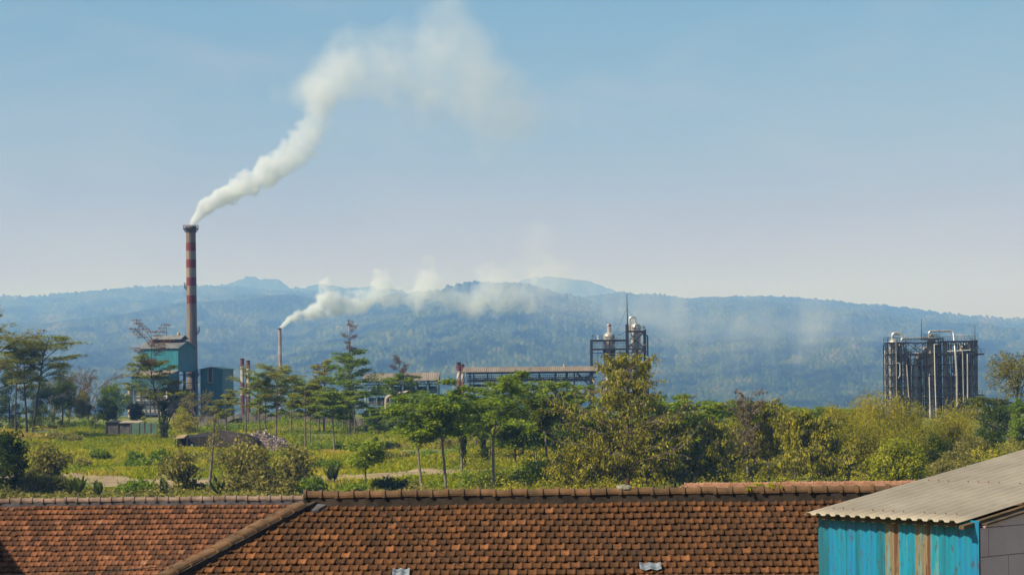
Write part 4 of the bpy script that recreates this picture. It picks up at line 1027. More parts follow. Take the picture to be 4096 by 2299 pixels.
ridge_caps(TR, st+hd*7.5, st, .36, .14, M['ridge_old'], M['shaded_mortar'], hup, .20, .20, 7, 'hip_cap')
# broken flat tiles bedded along the hip's far side
mb = MB(); rg = random.Random(2); sd = hd.cross(hup).normalized()
if sd.x > 0: sd = -sd
for i in range(34):
    c = st + hd*(.35+i*.15) + sd*(.13+rg.uniform(-.02,.03)) + hup*rg.uniform(.0,.03); a = hd*.16; b = sd*rg.uniform(.16,.27)
    n_ = (hup*.9 + sd*rg.uniform(.1,.5)).normalized()*.02
    q = [c-a-b*.5, c+a-b*.5, c+a+b+hd*rg.uniform(-.05,.05), c-a+b+hd*rg.uniform(-.05,.05)]
    mb.add(q+[p+n_ for p in q], [(0,3,2,1),(4,5,6,7),(0,1,5,4),(1,2,6,5),(2,3,7,6),(3,0,4,7)])
mb.build('hip_flashing', M['ridge_old'], TR)
mb = MB(); mb.add([(.14,-.16,-.02),(.38,-.16,-.02),(.20,-.34,-.10),(.02,-.44,-.16),(.16,-.17,.055),(.36,-.17,.04),(.19,-.33,-.05),(.04,-.40,-.09)], [(3,2,1,0),(4,5,6,7),(0,1,5,4),(1,2,6,5),(2,3,7,6),(3,0,4,7)]); mb.build('mortar_patch', M['mortar'], TR)
mb = MB(); mb.box(-run+.6, xe-xa, -run+.5, run-.5, gzf(0,YR)-.3-zt, -run*tR+.2); mb.build('wall', M['plaster'], TR)
# things on the ridge
def ridge_pt(px): return Vector(((px-CX)/F*YR, YR, zt))
p = ridge_pt(2490); T = empty('ridge_mortar', p+Vector((0,-.01,.29)), 'pale lichen covered lump of mortar on the brown roof ridge', 'mortar lump')
mb = MB(); hb = len(mb.v)
for i in range(7):
    t = i/6; rr = .105*math.sin(math.pi*(t*.94+.03))**.22
    for q in range(10): a = 2*math.pi*q/10; mb.v.append((-.15+.30*t+random.uniform(-.015,.015), rr*1.15*math.cos(a), rr*.9*math.sin(a)+random.uniform(-.012,.012)+.02))
for i in range(6):
    for q in range(10): mb.f.append((hb+i*10+q, hb+i*10+(q+1)%10, hb+(i+1)*10+(q+1)%10, hb+(i+1)*10+q))
mb.f.append(tuple(hb+q for q in range(10))[::-1]); mb.f.append(tuple(hb+60+q for q in range(10)))
mb.build('lump', surf('lichen', (0.13,0.125,0.09), (0.30,0.29,0.22), 14, 1.0, bump=.6), T)
p = ridge_pt(2509); T = empty('vent_pipe', p+Vector((0,.10,0)), 'short dark red pipe standing on the brown roof ridge', 'vent pipe')
mb = MB(); mb.tube([(0,0,.15),(0,0,.36)], .035, 12); mb.build('neck', M['vessel_grey'], T, True)
mb = MB(); mb.tube([(0,0,.34),(-.005,0,.50)], [.04,.042], 16); mb.build('sleeve', surf('dark_red_pipe', (0.06,0.015,0.012), (0.11,0.028,0.02), 4, .5), T, True)

# ---- wires lying over the roofs
def wire(label, pts, r):
    mb = MB(); P = [Vector(p) for p in pts]; c = P[0].copy()
    mb.tube([p - c for p in P], r, 5); T = mb.build('cable', M['black'], None); T.location = c; tag(T, label, 'cable')
aa, bb = at_roof(690, 2265)+o0, W(310, 2299, 56.0)
wire('dark sagging cable crossing low over the orange tiles towards the hip', [W(-60,2345,54)+Vector((0,0,.3)), W(310,2297,53.0), W(480,2280,52.0), W(600,2269,50.5), W(690,2260,49.0)], .012)
wire('thin wire running down the weathered tiles right of the hip top', [ridge_pt(1450)+Vector((0,-.14,.2)), at_roof(1500,2035)+o0+nR*.12, at_roof(1620,2130)+o0+nR*.12, at_roof(1860,2290)+o0+nR*.12], .006)

# ---- farther house with fresh red ridge
YB = 108.0; aB = R(28); zb = W(3000, 1944, YB).z; x0, x1 = W(2745, 1945, YB).x, W(3900, 1940, YB).x
TB = empty('red_roofed_house', (x0, YB, zb), 'farther house showing only its fresh pinkish red ridge above the brown roof', 'house')
vb = Vector((0,-math.cos(aB),-math.sin(aB))); nb = Vector((0,-math.sin(aB),math.cos(aB))); nrw = 14; rb_ = nrw*.28*math.cos(aB)
P, Q, tn = tile_roof((-rb_,0,0), (1,0,0), vb, nb, .24, .28, nrw, int((x1-x0+rb_)/.24), lambda a, b: a > rb_ - b*math.cos(aB), 21, lambda rg, C: rg.random(len(C)))
link('roof', fast_mesh('roof', P, Q, tn), M['tile_new'], TB)
mb = MB(); Lb = nrw*.28; tb = math.tan(aB)
slab(mb, [(0,0,0),(x1-x0,0,0),(x1-x0,vb.y*Lb,vb.z*Lb),(-rb_,vb.y*Lb,vb.z*Lb)], .05, nb)
slab(mb, [(x1-x0,.01,0),(0,.01,0),(-rb_,-vb.y*Lb,vb.z*Lb),(x1-x0,-vb.y*Lb,vb.z*Lb)], .05, (0,math.sin(aB),math.cos(aB)))
slab(mb, [(-.01,0,0),(-rb_,rb_,-rb_*tb),(-rb_,-rb_,-rb_*tb)], .05, (-math.sin(aB),0,math.cos(aB)))
mb.build('roof_deck', M['tile_new'], TB)
m_fresh = surf('fresh_ridge_tiles', (0.27,0.13,0.075), (0.40,0.215,0.135), 2, .9)
ridge_caps(TB, (-.1,0,.12), (x1-x0,0,.12), .335, .12, m_fresh, m_fresh, (0,0,1), .2, .2, 8)
hdb = Vector((-1,-1,-tb)).normalized(); ridge_caps(TB, Vector((0,0,.1))+hdb*5, Vector((0,0,.1)), .335, .12, m_fresh, m_fresh, Vector((-tb,-tb,2)).normalized(), .15, .2, 9, 'hip_cap')
mb = MB(); mb.box(-rb_+.5, x1-x0, -rb_+.5, rb_-.5, gzf(0,YB)-.3-zb, -rb_*tb+.2); mb.build('wall', M['plaster'], TB)

# ---- corrugated shed (right)
Y1 = 31.8
A = W(3217, 2056, Y1); ed = Vector((.62,-.78,0)).normalized(); sd_ = Vector((.78,.62,0)).normalized()
Bp = W(3833, 2089, Y1*.926)
eL = (Bp - A).length; tb = .151
TS = empty('corrugated_shed', (A.x, A.y, gzf(A.x, A.y)), 'tin shed with pale beige corrugated roof and peeling blue front', 'shed')
c0 = TS.location.copy(); ez = (Bp.z - A.z)/eL
def rp(s, t, h=0.0): return A - c0 + ed*s + Vector((0,0,ez*s)) + sd_*t + Vector((0,0,tb*t)) + Vector((-.1,-.08,.98))*h
# trapezoid profile across the ribs
pit = eL/15.0; prof = []
for i in range(-1, 15):
    b = (i+1)*pit
    for f, h in ((0,.0),(.14,.0),(.30,.034),(.62,.034),(.78,.0)): prof.append((b+f*pit, h))
prof.append((16*pit-pit, .0)); prof = [(s, h) for s, h in prof if s <= eL+1e-3]
Lt = 9.0; nT = 24; V = []; 
for j in range(nT+1):
    t = Lt*j/nT
    for s, h in prof: V.append(rp(s, t, h))
npf = len(prof); Vt = V + [p - Vector((0,0,.006)) for p in V]; base = len(V); Qs = []
for j in range(nT):
    for i in range(npf-1):
        a = j*npf+i; Qs.append((a, a+1, a+npf+1, a+npf)); Qs.append((base+a, base+a+npf, base+a+npf+1, base+a+1))
for i in range(npf-1): Qs.append((i, base+i, base+i+1, i+1))
for j in range(nT): a = j*npf; Qs.append((a, a+npf, base+a+npf, base+a)); a = j*npf+npf-1; Qs.append((a, base+a, base+a+npf, a+npf))
me = fast_mesh('roof_sheet', [tuple(p) for p in Vt], Qs)
m_tin = surf('dusty_beige_tin', (0.23,0.20,0.155), (0.32,0.28,0.22), 1.2, .55, .0, vscale=(1,.6,1), detail=6, c3=(0.37,0.33,0.265))
rs = link('roof_sheet', me, m_tin, TS)
mb = MB()
for t in (.35, 2.6):
    for i in range(1, 15):
        if (i*7) % 5 == 3: continue
        p = rp(i*pit+pit*.46, t, .034); mb.tube([p, p+Vector((-.1,-.08,.98))*.016], [.016,.01], 8)
mb.build('roof_screw', M['rust'], rs)
# front wall, ribbed and peeling
def blue_mat():
    m, nt, p = new_mat('peeling_blue_tin')
    tc = nt.nodes.new('ShaderNodeTexCoord'); at = nt.nodes.new('ShaderNodeAttribute'); at.attribute_name = 'tone'
    r_ = ramp(nt, [(0,(0.0,0.11,0.17)),(.22,(0.0,0.19,0.30)),(.45,(0.0,0.16,0.36)),(.6,(0.004,0.23,0.31)),(.72,(0.12,0.22,0.22)),(.78,(0.17,0.13,0.075)),(.9,(0.22,0.17,0.105)),(1,(0.11,0.045,0.022))])
    n = noise(nt, 2.2, 6, .7, vscale=(3.5,3.5,.35)); a = nt.nodes.new('ShaderNodeMath'); a.operation = 'MULTIPLY_ADD'; a.inputs[1].default_value = .9; 
    s = nt.nodes.new('ShaderNodeMath'); s.operation = 'SUBTRACT'; s.inputs[1].default_value = .45
    nt.links.new(n.outputs[0], a.inputs[0]); nt.links.new(at.outputs['Fac'], a.inputs[2]); nt.links.new(a.outputs[0], s.inputs[0]); nt.links.new(s.outputs[0], r_.inputs[0])
    n2 = noise(nt, 9, 5, .75, vscale=(2,2,.5)); d = ramp(nt, [(.54,(0,0,0)),(.66,(1,1,1))]); nt.links.new(n2.outputs[0], d.inputs[0])
    mx = nt.nodes.new('ShaderNodeMix'); mx.data_type = 'RGBA'; mx.inputs[7].default_value = (.05,.055,.055,1); nt.links.new(d.outputs[0], mx.inputs[0]); nt.links.new(r_.outputs[0], mx.inputs[6])
    nt.links.new(mx.outputs[2], p.inputs['Base Color']); p.inputs['Roughness'].default_value = .5
    return m
wl = 3.16; set_t = .27; Wz = -1.0
def wp_(s, z_, out=0.0): return A - c0 + ed*s + sd_*(set_t - out) + Vector((0,0,z_))
tones_w = [(.00,.30,.05),(.30,.36,.40),(.36,.60,.30),(.60,.68,.15),(.68,.80,.45),(.80,.92,.05),(.92,1.25,.28),(1.25,1.40,.08),(1.40,1.58,.80),(1.58,1.68,.95),(1.68,1.84,.62),(1.84,1.98,.20),(1.98,2.18,.83),(2.18,2.28,.95),(2.28,2.42,.60),(2.42,2.56,.12),(2.56,2.78,.22),(2.78,3.0,.32),(3.0,3.16,.42)]
V, Qs, tn = [], [], []
nS = 160; zbW = -3.6; ztW = lambda s: tb*set_t + ez*s - .02
sgrid = np.linspace(0.06, wl, nS+1)
for s in sgrid:
    ph = (s/.20) % 1.0; out = .022*(1 if .25 < ph < .6 else 0 if (ph < .12 or ph > .73) else ((ph-.12)/.13 if ph <= .25 else (.73-ph)/.13))
    for z_ in (zbW, ztW(min(s, eL))): V.append(wp_(s, z_, out))
for i in range(nS):
    a = 2*i; Qs.append((a, a+2, a+3, a+1)); s = (sgrid[i]+sgrid[i+1])/2
    tn.append(next((t for s0, s1, t in tones_w if s0 <= s < s1), .3))
b = len(V); V += [p + sd_*.02 for p in V]; Qs += [(b+q[1], b+q[0], b+q[3], b+q[2]) for q in Qs[:]]; tn += tn[:]
link('front_wall', fast_mesh('front_wall', [tuple(p) for p in V], Qs, tn), blue_mat(), TS)
# blockwork gable wall with joints
m_blk = surf('lilac_grey_render', (0.62,0.43,0.45), (0.70,0.51,0.53), 1.6, .95, bump=.15)
gx0 = wp_(wl+.005, 0, -.03); mb = MB(); bw, bh = 2.2, .42; nrm_o = Vector((.62,-.78,0)).normalized()
for r_ in range(9):
    for c in range(-1, 4):
        a0 = max(0, c*bw + (r_ % 2)*bw*.5 + (.95 if r_ % 2 == 0 else .3) - bw*.35); a1 = min(7.5, (c+1)*bw + (r_ % 2)*bw*.5 + (.95 if r_ % 2 == 0 else .3) - bw*.35)
        if a1 - a0 < .05: continue
        z1 = -.07 - r_*bh + .0; z0 = z1 - bh + .012
        z1a = z1
        q = [gx0+sd_*(a0+.006)+Vector((0,0,z0)), gx0+sd_*(a1-.006)+Vector((0,0,z0)), gx0+sd_*(a1-.006)+Vector((0,0,z1a)), gx0+sd_*(a0+.006)+Vector((0,0,z1a))]
        slab(mb, q, .12, nrm_o)
# sloping top courses up to the verge
for a0, a1 in ((.12,1.3),(1.312,3.4),(3.412,7.5)):
    q = [gx0+sd_*a0+Vector((0,0,-.058)), gx0+sd_*a1+Vector((0,0,-.058)), gx0+sd_*a1+Vector((0,0,tb*(a1+set_t)-.09)), gx0+sd_*a0+Vector((0,0,tb*(a0+set_t)-.09))]
    slab(mb, q, .12, nrm_o)
mb.build('block_wall', m_blk, TS)
mb = MB(); q = [gx0+sd_*.02+Vector((0,0,-3.7))-nrm_o*.02, gx0+sd_*7.4+Vector((0,0,-3.7))-nrm_o*.02, gx0+sd_*7.4+Vector((0,0,.95))-nrm_o*.02, gx0+sd_*.02+Vector((0,0,-.14))-nrm_o*.02]
slab(mb, q, .08, nrm_o); mb.build('joint_mortar', surf('joint_grey', (0.30,0.22,0.23), (0.36,0.27,0.28), 3, 1.0), TS)
mb = MB(); mb.beam(rp(eL+.05, .0, -.07), rp(eL+.03, Lt, -.06), .09, .05); mb.build('verge_batten', surf('warm_timber', (0.075,0.05,0.022), (0.13,0.085,0.04), 3, .8), TS)
mb = MB(); a0_, a1_ = gx0+sd_*.10+Vector((0,0,tb*(.12+set_t)-.078))-nrm_o*.06, gx0+sd_*7.5+Vector((0,0,tb*(7.5+set_t)-.078))-nrm_o*.06
mb.beam(a0_, a1_, .20, .022); mb.build('added_dark_strip', M['trunk_dark'], TS)  # dark strip added to hide the sunlit top edge of the block wall
mb = MB(); mb.beam(rp(.2,.12,-.06), rp(eL-.1,.12,-.06), .06, .06); mb.build('eaves_batten', M['trunk_dark'], TS)
mb = MB(); cn = [wp_(.1,0,-.1), wp_(wl-.1,0,-.1)]; 
q = [cn[0]+Vector((0,0,-3.7)), cn[1]+Vector((0,0,-3.7)), cn[1]+sd_*7+Vector((0,0,-3.7)), cn[0]+sd_*7+Vector((0,0,-3.7))]
mb.add([*q, *[p+Vector((0,0,3.6)) for p in q]], [(0,1,5,4),(2,3,7,6),(3,0,4,7),(3,2,1,0)]); mb.build('inner_wall', M['shaded_mortar'], TS)
# base of the shed down to the ground
mb = MB(); gz0 = 0.0
lo = A.z - c0.z - 3.7
mb.add([(p.x, p.y, -.3) for p in q] + [(p.x, p.y, lo) for p in q], [(0,1,5,4),(1,2,6,5),(2,3,7,6),(3,0,4,7),(4,5,6,7)])
for v_i in range(len(mb.v)): pass
mb.build('base_wall', M['plaster'], TS)

# ---- neighbouring house outside the frame; its wall shades the lower left corner of the orange roof
E0, E1 = W(-6, 2146, 1.0) - Vector((0,0,ZC)), W(106, 2299, 1.0) - Vector((0,0,ZC)); cZ = Vector((0,0,ZC)); oL = Vector((0,YL,zt_left))
hit = [cZ + d*(nL.dot(oL - cZ)/nL.dot(d)) for d in (E0, E1)]
up_ = [p + TO_SUN*(7.5/ -1.0 * -1.0) for p in hit]             # two points of the eave whose shadow falls along the edge seen in the photo
dE = (up_[1]-up_[0]).normalized(); a_, b_ = up_[0]-dE*6, up_[1]+dE*3.2
away = Vector((-1, -.15, 0)).normalized()*6.5
TN = empty('white_house', (a_.x, a_.y, gzf(a_.x, a_.y)), 'plain rendered house with a sloping slab roof left of the orange tile roof', 'house'); cN = TN.location.copy()
mb = MB(); q = [a_-cN, b_-cN, b_+away-cN, a_+away-cN]; mb.add(q+[p-Vector((0,0,.3)) for p in q], [(0,1,2,3),(7,6,5,4),(0,4,5,1),(1,5,6,2),(2,6,7,3),(3,7,4,0)]); mb.build('roof', M['wall_conc'], TN)
w_ = [p + away.normalized()*s_ for p, s_ in ((a_+dE*.4-cN,.4),(b_-dE*.4-cN,.4),(b_-dE*.4-cN,6.1),(a_+dE*.4-cN,6.1))]
mb = MB(); mb.add([(p.x,p.y,-.3) for p in w_]+[(p.x,p.y,p.z-.32) for p in w_], [(0,1,5,4),(1,2,6,5),(2,3,7,6),(3,0,4,7),(4,5,6,7)]); mb.build('wall', M['plaster'], TN)
# ------------------------------------------------------------------ plants
class Plant:
    def __init__(s, seed): s.g = np.random.default_rng(seed); s.seg = []; s.leaf = []
    def branch(s, p, d, L, r0, r1, n=6, lift=0.0, wob=0.12):
        p = np.array(p, float); d = np.array(d, float); d /= np.linalg.norm(d); pts = [p.copy()]
        for i in range(n):
            d = d + np.array([0,0,lift])/n + s.g.normal(0, wob, 3)/math.sqrt(n); d /= np.linalg.norm(d)
            q = p + d*L/n; s.seg.append((*p, *q, r0+(r1-r0)*i/n, r0+(r1-r0)*(i+1)/n)); p = q; pts.append(p.copy())
        return np.array(pts)
    def leaves(s, pos, axis, nrm, L, Wd, tone):
        n = len(pos); L = np.broadcast_to(L, (n,))[:,None]; Wd = np.broadcast_to(Wd, (n,))[:,None]
        axis = axis/np.maximum(np.linalg.norm(axis,axis=1),1e-6)[:,None]; sd = np.cross(axis, nrm); sd /= np.maximum(np.linalg.norm(sd,axis=1),1e-6)[:,None]
        s.leaf.append((np.stack([pos, pos+axis*L*.45+sd*Wd*.5, pos+axis*L, pos+axis*L*.45-sd*Wd*.5],1), np.clip(tone,0,1)))
    def pad(s, c, rx, rz, n, L, Wd, tone=.5, droop=.15, flat=.8):
        """flat feathery tier of foliage"""
        g = s.g; a = g.uniform(0, 2*math.pi, n); r = rx*np.sqrt(g.random(n))*g.uniform(.75,1.15)*(1+.3*np.sin(a*3+g.uniform(0,6)))
        pos = np.stack([c[0]+r*np.cos(a), c[1]+r*np.sin(a), c[2]+g.normal(0,rz,n) - droop*(r/max(rx,.01))**2*rx*.5],-1)
        b = a + g.normal(0,.9,n); ax = np.stack([np.cos(b), np.sin(b), g.normal(-droop,.25,n)],-1)
        nr = np.stack([g.normal(0,flat,n), g.normal(0,flat,n), np.ones(n)],-1)
        s.leaves(pos, ax, nr, L*g.uniform(.6,1.3,n), Wd*g.uniform(.7,1.2,n), tone + g.normal(0,.16,n) + g.normal(0,.08))
    def clump(s, c, rx, rz, n, L, Wd, tone=.5, droop=.3, out=None):
        """rounded clump"""
        g = s.g; d = g.normal(0,1,(n,3)); d /= np.linalg.norm(d,axis=1)[:,None]; r = g.random(n)**.4
        pos = np.array(c) + d*r[:,None]*np.array([rx,rx,rz]); ax = d*.6 + g.normal(0,.6,(n,3)); ax[:,2] -= droop
        nr = d + g.normal(0,.5,(n,3)); nr[:,2] += .5
        s.leaves(pos, ax, nr, L*g.uniform(.6,1.3,n), Wd*g.uniform(.7,1.2,n), tone + g.normal(0,.16,n) + g.normal(0,.09))
    def tubes(s, n=5):
        S_ = np.array(s.seg); a, b = S_[:,:3], S_[:,3:6]; d = b-a; d /= np.maximum(np.linalg.norm(d,axis=1),1e-6)[:,None]
        ref = np.where(np.abs(d[:,2:3])>.9, np.array([[1.0,0,0]]), np.array([[0,0,1.0]])); u = np.cross(d,ref); u /= np.linalg.norm(u,axis=1)[:,None]; v = np.cross(d,u)
        t = np.arange(n)*2*math.pi/n; ring = u[:,None]*np.cos(t)[None,:,None] + v[:,None]*np.sin(t)[None,:,None]
        V = np.concatenate([(a-d*.02)[:,None]+ring*S_[:,6][:,None,None], (b+d*.02)[:,None]+ring*S_[:,7][:,None,None]],1)
        k = np.arange(n); q = np.stack([k,(k+1)%n,(k+1)%n+n,k+n],-1); Q = q[None]+(np.arange(len(S_))*2*n)[:,None,None]
        return V.reshape(-1,3), Q.reshape(-1,4)

def az(i, g): return i*2.4 + g.normal(0,.35)

def umbrella(P, H, Rw, o):
    """slim trunk, ascending limbs, flat feathery tiers that spread into an umbrella"""
    g = P.g; fb = o.get('fb',.5); r = H*.011+.05; lean = o.get('lean',(0,0)); dens = o.get('dens',1.0); tone = o.get('tone',.5)+.08; ht = o.get('ht',.84)
    tr = P.branch((0,0,-.4), (lean[0]/H,lean[1]/H,1), H*ht, r, r*.35, 9, 0, .05); n = int(o.get('n',10)*1.25); pads = o.get('flat',.13)
    for i in range(n):
        t = i/max(n-1,1); f = min(fb/ht + (1-fb/ht)*(t*.96+.04*g.random()), .999); k = min(int(f*9), 8); p = tr[k] + (tr[k+1]-tr[k])*(f*9-k)
        a = az(i,g); ln = Rw*np.interp(t,(0,.5,1),o.get('prof',(.85,1.0,.7)))*g.uniform(.7,1.15)
        up = .55 + .75*t; b = P.branch(p, (math.cos(a),math.sin(a),up), ln*1.12, max(r*.5*(1-.5*t),.07), max(r*.14,.035), 6, -.5, .16)
        for m in (4, 5, 6):
            q = b[m] + g.normal(0,.10*Rw,3)*np.array([1,1,.3]); rp_ = Rw*g.uniform(.13,.30)*(.7 if m < 5 else 1)
            P.seg.append((*b[m-1], *q, r*.12, r*.05)); P.pad(q, rp_, rp_*pads, int(o.get('lpp',130)*.62*dens), o.get('L',.5), o.get('Wd',.17), tone, .2)
        for m in (2, 4):
            a2 = a + g.choice([-1,1])*g.uniform(.5,1.1); c = P.branch(b[m], (math.cos(a2),math.sin(a2),.5), ln*.6, max(r*.2,.045), .025, 4, -.3, .2)
            for w in (2,3,4):
                rp_ = Rw*g.uniform(.12,.26); P.pad(c[w], rp_, rp_*pads, int(o.get('lpp',130)*.36*dens), o.get('L',.5), o.get('Wd',.17), tone, .2)

def slender(P, H, Rw, o):
    g = P.g; r = H*.010+.05; fb = o.get('fb',.45); lean = o.get('lean',(0,0)); tone = o.get('tone',.55); dens = o.get('dens',1.0)
    tr = P.branch((0,0,-.4), (lean[0]/H,lean[1]/H,1), H*fb+.4, r, r*.75, 6, 0, .05)
    for i in range(o.get('forks',3)):
        a = az(i,g)+o.get('rot',0); b = P.branch(tr[-1], (math.cos(a)*.5,math.sin(a)*.5,1), H*(1-fb)*g.uniform(.7,.95), r*.55, r*.14, 7, .1, .12)
        for m in range(2,8):
            for w in range(2):
                a2 = g.uniform(0,6.28); ln = Rw*g.uniform(.35,.85)*(1-.35*(m-2)/5); c = P.branch(b[m], (math.cos(a2),math.sin(a2),g.uniform(-.1,.6)), ln, r*.18, r*.05, 4, -.4, .2)
                for q in (c[2], c[4]):
                    rp_ = Rw*g.uniform(.16,.28); P.pad(q, rp_, rp_*.28, int(62*dens), .46, .19, tone, .25, .9)

def round_tree(P, H, Rw, o):
    g = P.g; r = H*.016+.05; z0 = o.get('z0',.12)*H; hc = (H-z0)/2; tone = o.get('tone',.45); dens = o.get('dens',1.0); nc = o.get('nc',46)
    tr = P.branch((0,0,-.4), (0,0,1), z0+hc*1.0, r, r*.4, 5, 0, .06)
    for i in range(nc):
        d = g.normal(0,1,3); d /= np.linalg.norm(d); rr = g.uniform(.45,.95); bulge = g.uniform(.8,1.1)
        c = np.array([d[0]*rr*Rw*bulge, d[1]*rr*Rw*bulge, z0+hc+d[2]*rr*hc*bulge]); s_ = Rw*g.uniform(.2,.36)
        if i < 14: P.seg.append((*tr[g.integers(2,6)], *c, r*.25, r*.06))
        P.clump(c, s_, min(s_*.8, hc*.4), int(o.get('lpc',110)*dens), o.get('L',.34), o.get('Wd',.2), tone)

def fan(P, H, Rw, o):
    """upward fan of fine, nearly bare twigs"""
    g = P.g; r = H*.014+.05; dens = o.get('dens',1.0); tone = o.get('tone',.5)
    tr = P.branch((0,0,-.4), (0,0,1), H*.3, r, r*.8, 4, 0, .06)
    def rec(p, d, L, rr, lv):
        b = P.branch(p, d, L, rr, rr*.5, 4, .12, .12)
        if lv == 0:
            n = int(10*dens); k = g.random(n); i0 = (k*3.99).astype(int); pos = b[i0]+(b[i0+1]-b[i0])*((k*3.99)%1)[:,None] + g.normal(0,.12,(n,3))
            P.leaves(pos, g.normal(0,1,(n,3)), g.normal(0,1,(n,3)), .26*g.uniform(.6,1.3,n), .11, tone+g.normal(0,.2,n)); return
        for i in range(3 if lv > 1 else 4):
            dd = np.array(d)/np.linalg.norm(d) + g.normal(0,.42,3)*np.array([1.25,1.25,.6]); dd[2] = abs(dd[2])*.8+.12; rec(b[g.integers(2,5)], dd, L*.68, rr*.55, lv-1)
    for i in range(6):
        a = az(i,g); rec(tr[g.integers(2,5)], (math.cos(a)*Rw/H*1.6, math.sin(a)*Rw/H*1.6, 1), H*.32, r*.5, 3)

def kapok(P, H, Rw, o):
    """straight bole, level crooked limbs, drooping leaves in loose tufts"""
    g = P.g; r = H*.013+.06; dens = o.get('dens',1.0); tone = o.get('tone',.5); cone = o.get('cone',.62); f0 = o.get('f0',.22)
    tr = P.branch((0,0,-.4), (o.get('lean',0)/H,0,1), H*.98, r, r*.22, 12, 0, .035); nb = o.get('levels',9)*o.get('per',4)
    for i in range(nb):
        f = min(f0 + (.98-f0)*((i+g.random())/nb), .98); k = min(int(f*12),11); p = tr[k]+(tr[k+1]-tr[k])*(f*12-k); a = az(i,g)
        big = g.random() < .3; ln = Rw*(1-cone*max(f-.3,0)/.7)*(g.uniform(.85,1.15) if big else g.uniform(.35,.8)); ln = max(ln, Rw*.22)
        b = P.branch(p, (math.cos(a),math.sin(a),g.uniform(.1,.7)), ln, r*(.42 if big else .26)*(1.1-f*.7), r*.06, 8, g.uniform(-.2,.3), .24)
        for m in range(2,9):
            for w in range(2):
                a2 = a + g.choice([-1,1])*g.uniform(.4,1.4); c = P.branch(b[m], (math.cos(a2),math.sin(a2),g.uniform(-.1,.7)), ln*g.uniform(.16,.42), max(r*.14,.045), max(r*.05,.02), 4, .05, .3)
                n = int(g.integers(9,22)*dens)
                if n < 1: continue
                kk = g.random(n)*3.99; i0 = kk.astype(int); pos = c[i0]+(c[i0+1]-c[i0])*(kk%1)[:,None] + g.normal(0,.2,(n,3)); ax = g.normal(0,.5,(n,3)); ax[:,2] -= 1
                P.leaves(pos, ax, g.normal(0,1,(n,3)), .46*g.uniform(.5,1.25,n), .17*g.uniform(.7,1.3,n), tone+g.normal(0,.2,n)+g.normal(0,.1))

def bamboo(P, H, Rw, o):
    g = P.g; n = o.get('n',34); dens = o.get('dens',1.0); tone = o.get('tone',.55)
    for i in range(n):
        a = g.uniform(0,6.28); rr = abs(g.normal(0,.22))*Rw; h = H*g.uniform(.6,1.08)*(1-.25*rr/Rw); sp = g.uniform(.15,.75)*Rw
        b = P.branch((rr*math.cos(a),rr*math.sin(a),-.3), (math.cos(a)*sp/h*.7,math.sin(a)*sp/h*.7+o.get('ly',0),1), h*1.05, .05, .015, 9, -.55*sp/Rw, .07)
        for m in range(3,10):
            rp_ = Rw*g.uniform(.14,.24)
            q = b[m]; k = int(46*dens); pos = q + g.normal(0,1,(k,3))*np.array([rp_,rp_,rp_*.75]); ax = g.normal(0,.7,(k,3)); ax[:,2] -= .75; ax[:,:2] += np.array([math.cos(a),math.sin(a)])*.4
            P.leaves(pos, ax, g.normal(0,1,(k,3)), .36*g.uniform(.6,1.3,k), .09*g.uniform(.8,1.3,k), tone+g.normal(0,.16,k)+g.normal(0,.12))

def shrub(P, H, Rw, o):
    """stems from the base or a short trunk carrying broad hanging leaves"""
    g = P.g; n = o.get('n',9); tb_ = o.get('trunk',.0)*H; dens = o.get('dens',1.0); r = .035+H*.006; tone = o.get('tone',.55); L = o.get('L',.52)
    p0 = np.array([0,0,-.3])
    if tb_ > 0: p0 = P.branch((0,0,-.3), (0,0,1), tb_+.3, r*1.3, r, 4, 0, .06)[-1]
    for i in range(n):
        a = az(i,g); sp = g.uniform(.1,1.15)*Rw; h = (H-tb_)*g.uniform(.35,1.05)*(1.05-.3*sp/Rw); b = P.branch(p0, (math.cos(a)*sp,math.sin(a)*sp,h), math.hypot(sp,h), r*.8, r*.2, 6, .15, .12)
        for m in range(2,7):
            for w in range(2):
                c = b[m] + g.normal(0,.3*Rw,3)*np.array([1,1,.7]); P.seg.append((*b[m],*c,r*.25,r*.12))
                k = int(17*dens); pos = c + g.normal(0,1,(k,3))*np.array([.2,.2,.2])*Rw*.85; pos[:,2] = np.maximum(pos[:,2], .05); ax = g.normal(0,.6,(k,3)); ax[:,2] -= .7; nr = g.normal(0,.7,(k,3)); nr[:,2] += .8
                P.leaves(pos, ax, nr, L*g.uniform(.5,1.2,k), L*.62*g.uniform(.7,1.2,k), tone+g.normal(0,.18,k)+g.normal(0,.08))

def bush(P, H, Rw, o):
    g = P.g; nc = o.get('nc',22); dens = o.get('dens',1.0); tone = o.get('tone',.5)
    for i in range(5): P.branch((g.normal(0,.2*Rw),g.normal(0,.2*Rw),-.2), (g.normal(0,.4),g.normal(0,.4),1), H*.75, .04, .015, 4, 0, .15)
    for i in range(nc):
        a = g.uniform(0,6.28); rr = math.sqrt(g.random())*.85; zc = H*g.uniform(.15,.85)*math.sqrt(max(1-rr*rr,.12)); s_ = g.uniform(.22,.4)*min(Rw,H)
        P.clump((rr*Rw*math.cos(a), rr*Rw*.8*math.sin(a), zc), s_*1.15, s_*.7, int(o.get('lpc',90)*.75*dens), o.get('L',.32)*1.3, o.get('Wd',.17)*1.25, tone+.05)

def hedge(P, H, Rw, o):
    g = P.g
    for i in range(int(Rw*7)):
        x_ = g.uniform(-1,1)*Rw; zc = H*g.uniform(.2,.95)*(.75+.35*vnoise(np.array([x_*.8]),np.array([3.3]),1)[0]); s_ = g.uniform(.4,.8); P.clump((x_,g.normal(0,.5),zc), s_, s_*.7, int(75*o.get('dens',1)), .3, .17, o.get('tone',.45))

